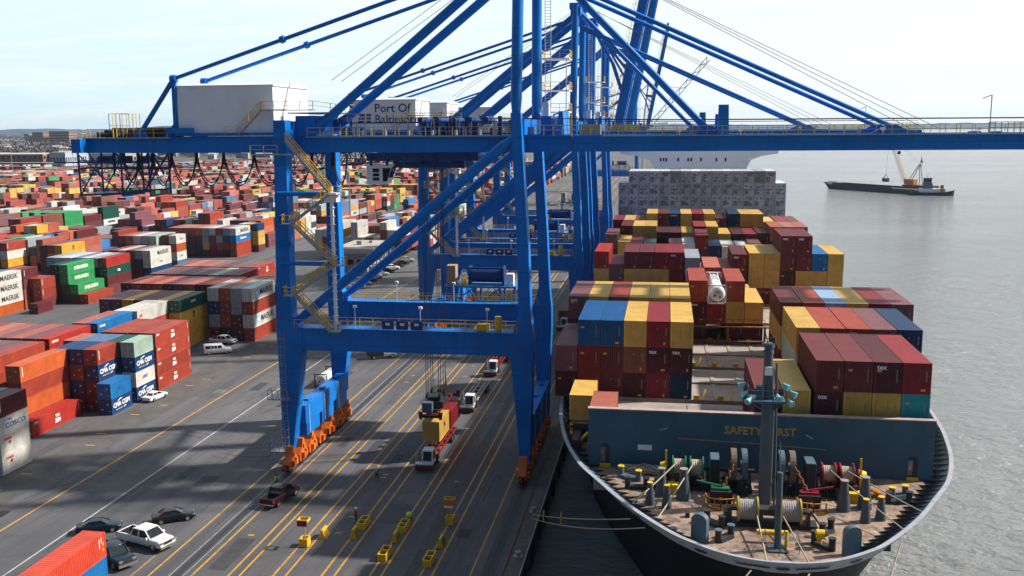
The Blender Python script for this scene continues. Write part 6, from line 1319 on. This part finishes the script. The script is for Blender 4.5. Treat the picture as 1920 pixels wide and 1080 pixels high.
# ------------------------------------------------------------------ people
def skin_mesh(name, verts, edges, radii, mat, parent):
    me = bpy.data.meshes.new(name); me.from_pydata(verts, edges, []); me.materials.append(mat); o = link(name, me, parent)
    m = o.modifiers.new('Skin', 'SKIN'); m.use_smooth_shade = True
    for i, sv in enumerate(me.skin_vertices[0].data): sv.radius = (radii[i], radii[i]); sv.use_root = (i == 0)
    s = o.modifiers.new('Subdivision', 'SUBSURF'); s.levels = 1; s.render_levels = 1; return o
def person(label, x, y, rz, vest, hat, legs_apart=.1, bend=0.0, hold=True, dark=True):
    t = thing('person', label, 'person', (x, y, .005), rz, 'dock workers on foot')
    cs, sn = math.cos(bend), math.sin(bend); hip = .95 if bend < .5 else .92
    def up(dx, dy, dz): return (dx, dy*cs+dz*sn, hip+dz*cs-dy*sn)           # bends the trunk forward (+Y) about the hips
    V = [(0, 0, hip), up(0, 0, .25), up(0, 0, .47), up(0, .01, .56), up(0, .02, .68), up(0, .02, .80)]; E_ = [(0,1),(1,2),(2,3),(3,4),(4,5)]; RD = [.15, .14, .15, .055, .095, .07]
    V.append(up(0, .13, .69)); E_.append((4, 6)); RD.append(.02)                # nose
    for s in (-1, 1):
        b0 = len(V); V += [(s*.10, 0, hip-.05), (s*(.10+legs_apart*.4), .02, .50), (s*(.10+legs_apart*.8), -.02, .09), (s*(.10+legs_apart*.8), .16, .04)]
        E_ += [(0, b0), (b0, b0+1), (b0+1, b0+2), (b0+2, b0+3)]; RD += [.10, .07, .05, .04]
        a0 = len(V)
        if bend > .5: V += [up(s*.20, 0, .46), up(s*.24, .22, .34), up(s*.18, .46, .30), up(s*.16, .54, .30)]
        elif hold: V += [up(s*.20, 0, .46), up(s*.26, .02, .18), up(s*.14, .24, .20), up(s*.10, .31, .23)]
        else: V += [up(s*.20, 0, .46), up(s*.25, -.01, .18), up(s*.26, .06, -.07), up(s*.26, .08, -.15)]
        E_ += [(2, a0), (a0, a0+1), (a0+1, a0+2), (a0+2, a0+3)]; RD += [.065, .05, .035, .032]
        h = Vector(V[a0+3]); d = (h-Vector(V[a0+2])).normalized(); sd_ = d.cross(Vector((0, 0, 1))); sd_ = sd_.normalized() if sd_.length > .1 else Vector((1, 0, 0))
        for q, ln in ((-.03, .07), (-.01, .085), (.01, .08), (.03, .065)):
            f0 = len(V); V += [tuple(h+sd_*q+d*.03), tuple(h+sd_*q+d*(.03+ln*.6)), tuple(h+sd_*q*1.1+d*(.03+ln)+Vector((0, 0, -.02)))]; E_ += [(a0+3, f0), (f0, f0+1), (f0+1, f0+2)]; RD += [.01, .009, .008]
        f0 = len(V); V += [tuple(h-sd_*s*.045+d*.01), tuple(h-sd_*s*.06+d*.05)]; E_ += [(a0+3, f0), (f0, f0+1)]; RD += [.012, .01]
    skin_mesh('body', V, E_, RD, SKIN, t)
    V = [(0, 0, hip+.06)]; E_ = []; RD = [.175]
    for s in (-1, 1): b0 = len(V); V += [(s*.10, 0, hip-.07), (s*(.10+legs_apart*.4), .02, .50), (s*(.10+legs_apart*.8), -.015, .10)]; E_ += [(0, b0), (b0, b0+1), (b0+1, b0+2)]; RD += [.125, .092, .075]
    skin_mesh('trousers', V, E_, RD, DARKCLOTH, t)
    V = [up(0, 0, .02), up(0, 0, .26), up(0, 0, .48)]; E_ = [(0,1),(1,2)]; RD = [.185, .175, .17]
    for s in (-1, 1):
        a0 = len(V)
        if bend > .5: V += [up(s*.20, 0, .47), up(s*.24, .22, .34), up(s*.19, .42, .30)]
        elif hold: V += [up(s*.20, 0, .47), up(s*.26, .02, .18), up(s*.16, .20, .20)]
        else: V += [up(s*.20, 0, .47), up(s*.25, -.01, .18), up(s*.26, .05, -.04)]
        E_ += [(2, a0), (a0, a0+1), (a0+1, a0+2)]; RD += [.085, .07, .055]
    skin_mesh('jacket', V, E_, RD, vest if bend > .5 else DARKCLOTH, t)
    if bend <= .5: skin_mesh('safety_vest', [up(0, 0, .04), up(0, 0, .27), up(0, 0, .46), up(-.12, 0, .49), up(.12, 0, .49)], [(0,1),(1,2),(2,3),(2,4)], [.235, .23, .225, .14, .14], vest, t)
    else: skin_mesh('safety_vest', [up(0, -.02, .0), up(0, -.02, .27), up(0, -.02, .5)], [(0,1),(1,2)], [.30, .40, .33], vest, t)
    c = Vector(up(0, .02, .76)); axis = (Vector(up(0, .02, .9))-c).normalized(); b = MB(); n = 14; s1 = Vector((1, 0, 0)); s2 = axis.cross(s1); st = []
    for r_, h_ in ((.16, -.01), (.125, .0), (.12, .05), (.09, .105), (.03, .125)): st.append([c+axis*h_+s1*r_*math.cos(2*math.pi*k/n)+s2*r_*math.sin(2*math.pi*k/n) for k in range(n)])
    b.ring(st, 0, True); b.build('helmet' if hat is not DARKCLOTH else 'cap', hat, t); return t
person('worker in lime safety vest standing behind the maroon pickup', -48.9, 113.3, R(-40), HIVIS, DARKCLOTH)
person('worker in green safety vest and white helmet standing alone on the lanes', -36.9, 117.9, R(175), HIGREEN, LETTER_W)
person('worker in red safety vest and white helmet beside the double barrier box', -35.3, 104.1, R(-75), REDCLOTH, LETTER_W)
person('worker in lime jacket bending over the double barrier box', -29.0, 104.9, R(172), HIVIS, HIVIS, .12, 1.15)

# ------------------------------------------------------------------ barge, crane barge, tug, buoy
WLZ = -3.5
t = thing('deck_barge', 'long low dark barge lying across the harbour under the grab crane', 'barge', (152, 752, WLZ), math.atan2(-(186.8-124), 792-702)+math.pi/2-math.pi/2); 
ax = Vector((180-124, 712-792, 0)).normalized(); t.rotation_euler = (0, 0, math.atan2(ax.y, ax.x))
b = MB(); b.prism([(-46, 4.4), (-47, 5.0), (-40, 3.4), (40, 3.4), (44, 3.0), (44, 0), (40, -1), (-40, -1)], 'y', -6, 6); b.build('hull', plain("dark_barge_paint", (.008, .013, .022), .6, 0, .3, .1), t)
b = MB(); b.box(-38, 20, -5.6, -5.2, 3.4, 4.6); b.box(-38, 20, 5.2, 5.6, 3.4, 4.6); b.box(-38, -37.6, -5.2, 5.2, 3.4, 4.6); b.build('coaming', MATS["dark_barge_paint"], t)
b = MB()
for k in range(14): b.box(-36+k*5.5, -35.6+k*5.5, -6.05, -6.0, 0, 3.2)
b.build('fender', RUBBER, t)
t = thing('floating_grab_crane', 'yellow grab crane on red barge with long lattice boom and hanging grab', 'floating crane', (176, 748, WLZ), t.rotation_euler.z)
b = MB(); b.box(-10, 24, -7, 7, 0, 3.0); b.box(-4, 20, -5, 5, 3.0, 5.2); b.build('hull', plain("dull_red_barge_paint", (.16, .035, .028), .7, 0, .3, .2), t)
b = MB(); b.box(-5, 3.5, -2.2, 2.2, 5.4, 9.2); b.cyl((-1, 0, 4.8), (-1, 0, 5.4), 2.6, 16); b.build('cab', plain("crane_yellow_orange", (.6, .24, .05), .6), t)
b = MB(); p0 = Vector((-5.5, 0, 6.0)); p1 = Vector((-23, 0, 40.5)); d = (p1-p0).normalized(); s2 = Vector((0, 1, 0)); s3 = d.cross(s2)
cor = lambda q, i, j: p0.lerp(p1, q)+s2*(i*(1.0-.3*q))+s3*(j*(1.1 if .08 < q < .92 else .35))
for i in (-1, 1):
    for j in (-1, 1):
        for k in range(20): b.bar(cor(k/20, i, j), cor((k+1)/20, i, j), .22)
for k in range(20):
    for i in (-1, 1): b.bar(cor(k/20, i, -1), cor((k+1)/20, i, 1), .14)
    for j in (-1, 1): b.bar(cor(k/20, -1, j), cor((k+1)/20, 1, j), .14)
b.build('lattice_boom', plain("boom_sand_paint", (.48, .28, .19), .6), t)
b = MB(); 
for s in (-1.5, 1.5): b.bar((-1, s, 9), (6.5, s*.4, 20), .35); b.bar((6.5, s*.4, 20), (8.5, s, 6), .3)
b.tube([(6.5, 0, 20), (-23, 0, 40.5)], .07, 4); b.tube([(-23, 0, 40.5), (-24.2, 0, 11.5)], .08, 4); b.build('gantry', DARK, t)
b = MB()
for s in (-1, 1): b.prism([(-24.2+s*.1, 8.5), (-24.2+s*2.2, 9.0), (-24.2+s*2.4, 7.0), (-24.2+s*1.6, 6.0), (-24.2+s*.2, 6.6)], 'y', -1.3, 1.3); b.bar((-24.2, 0, 11.8), (-24.2+s*2.2, 0, 8.8), .3)
b.build('grab_bucket', DARK, t)
t = thing('tugboat', 'small tug with stacked grey wheelhouse and yellow funnel beside the barge', 'tugboat', (181, 712, WLZ), R(-14))
b = MB(); b.ring([[(x, -w, 2.0+z), (x, w, 2.0+z), (x*.97, w*.8, -.6), (x*.97, -w*.8, -.6)] for x, w, z in ((-14, 2.6, .2), (-12, 3.8, .1), (0, 4.2, 0), (9, 3.9, .5), (13, 2.2, 1.3), (14.5, .3, 1.8))], 0, False); b.build('hull', MATS["dark_barge_paint"], t)
b = MB(); b.box(-8, 5, -2.6, 2.6, 2.05, 4.6); b.build('deckhouse', WHITE, t)
b = MB(); b.box(-6, .5, -2.1, 2.1, 4.6, 8.4); b.box(-5.6, -.2, -1.9, 1.9, 8.4, 11.6); b.box(-6, .2, -2.2, 2.2, 11.6, 12); b.cyl((-3, 0, 12), (-3, 0, 15), .12, 6); wh = b.build('wheelhouse', plain("slate_blue_paint", (.12, .18, .27), .6), t)
b = MB(); b.box(-5.4, -.4, -1.95, -1.9, 9.6, 11.2); b.box(-.2, -.15, -1.6, 1.6, 9.6, 11.2); b.build('window', GLASS, wh)
b = MB(); b.box(5.4, 7.6, -1, 1, 2.05, 5.6); b.box(5.4, 7.6, -1, 1, 5.6, 7, 1); b.build('funnel', [YEL, DARK], t)
t = thing('channel_buoy', 'tiny dark channel buoy far out on the open water', 'buoy', (322, 1323, WLZ)); b = MB(); b.cyl((0, 0, -.3), (0, 0, 1.2), 1.8, 14); b.build('float', DARK, t); b = MB(); b.tube([(0, 0, 1.2), (0, 0, 7)], [.9, .3], 6); b.build('tower', DARK, t)
# ------------------------------------------------------------------ containers: which ones the photo shows largest
from mathutils.bvhtree import BVHTree
def box_of(s): return s['x']-CW/2, s['x']+CW/2, s['y'], s['y']+s['L'], s['z'], s['z']+s['h']
V = []; F = []
for s in ALLC:
    x0, x1, y0, y1, z0, z1 = box_of(s); q = len(V)
    V += [(x0,y0,z0),(x1,y0,z0),(x1,y1,z0),(x0,y1,z0),(x0,y0,z1),(x1,y0,z1),(x1,y1,z1),(x0,y1,z1)]
    F += [(q+4,q+5,q+6,q+7),(q,q+1,q+5,q+4),(q+1,q+2,q+6,q+5),(q+3,q,q+4,q+7)]
tree = BVHTree.FromPolygons(V, F); eye = Vector((0, 0, 45.72)); K = 1825.8
for i, s in enumerate(ALLC):
    x0, x1, y0, y1, z0, z1 = box_of(s); area = 0
    g = (.12, .37, .63, .88)
    faces = [([Vector((x0+(x1-x0)*a, y0, z0+(z1-z0)*c)) for a in g for c in g], Vector((0, -1, 0)), (x1-x0)*(z1-z0)),
             ([Vector((x1 if x0 < 0 else x0, y0+(y1-y0)*a, z0+(z1-z0)*c)) for a in g for c in g], Vector((1 if x0 < 0 else -1, 0, 0)), (y1-y0)*(z1-z0)),
             ([Vector((x0+(x1-x0)*a, y0+(y1-y0)*c, z1)) for a in g for c in g], Vector((0, 0, 1)), (x1-x0)*(y1-y0))]
    for pts, nv, A in faces:
        hit = 0
        for p in pts:
            d = p-eye; dep = d.dot(f)
            if abs(d.dot(r1)/dep*K) > 965 or abs(d.dot(u1)/dep*K) > 545: continue
            L0 = d.length; dn = d/L0
            if dn.dot(nv) >= 0: continue
            r_ = tree.ray_cast(eye, dn, L0-.06)
            if r_[0] is None: hit += A/16*abs(dn.dot(nv))*K*K/(L0*L0)
        area += hit
    s['area'] = area
show = sorted([s for s in ALLC if s['area'] > 6], key=lambda s: -s['area'])[:300]; ids = set(id(s) for s in show)
print('containers in all', len(ALLC), 'seen', len([s for s in ALLC if s['area'] > 6]), 'smallest kept', show[-1]['area'])
for s in show: build_container(s)
V = []; F = []; CA = []; rf2 = random.Random(6)
for s in ALLC:
    if id(s) in ids: continue
    x0, x1, y0, y1, z0, z1 = box_of(s); q = len(V)
    V += [(x0,y0,z0),(x1,y0,z0),(x1,y1,z0),(x0,y1,z0),(x0,y0,z1),(x1,y0,z1),(x1,y1,z1),(x0,y1,z1)]
    F += [(q+4,q+5,q+6,q+7),(q,q+1,q+5,q+4),(q+1,q+2,q+6,q+5),(q+2,q+3,q+7,q+6),(q+3,q,q+4,q+7)]
    k = rf2.uniform(.72, 1.08); rgb_ = PAL[s['c']][0]; gm = sum(rgb_)/3; CA += ([min(.56, (c*.88+gm*.12)*k) for c in rgb_]+[1.0])*20
    if s['c'] in 'wrGyb' and s['L'] > 7 and rf2.random() < .35 and s['x'] < -50:      # lettering on the long side, too small to read
        q = len(V); ya, yb_ = y0+3.4, y1-3.4; V += [(x1+.02,ya,z0+.95),(x1+.02,yb_,z0+.95),(x1+.02,yb_,z0+1.75),(x1+.02,ya,z0+1.75)]; F.append((q,q+1,q+2,q+3)); CA += ([.05,.05,.06,1.0] if s['c'] in 'wy' else [.7,.7,.68,1.0])*4
me = bpy.data.meshes.new("distant_containers"); me.from_pydata(V, [], F); me.materials.append(FARPAINT)
ca = me.color_attributes.new("Col", 'FLOAT_COLOR', 'CORNER'); ca.data.foreach_set('color', CA); me.update()
tag(link("distant_containers", me), 'distant mass of many coloured containers filling the yard to the horizon', 'containers', kind='stuff')
# lettering becomes plain mesh
dg = bpy.context.evaluated_depsgraph_get(); MC = {}
for o in TEXTS:
    me = bpy.data.meshes.new_from_object(o.evaluated_get(dg)); n = link('lettering', me, o.parent, o.location, o.rotation_euler); n.scale = o.scale; bpy.data.objects.remove(o)

# ------------------------------------------------------------------ the air
b = MB(); b.box(-9400, 9400, -390, 9400, -10.5, 140)
hm = bpy.data.materials.new("haze"); hm.use_nodes = True; hn = hm.node_tree.nodes; hn.remove(hn['Principled BSDF'])
pv = hn.new("ShaderNodeVolumePrincipled"); pv.inputs['Density'].default_value = 0.000042; pv.inputs['Color'].default_value = (0.62, 0.80, 1.0, 1); pv.inputs['Anisotropy'].default_value = 0.3
hm.node_tree.links.new(pv.outputs[0], hn['Material Output'].inputs['Volume'])
hz_ = b.build("haze", hm); tag(hz_, kind='stuff')
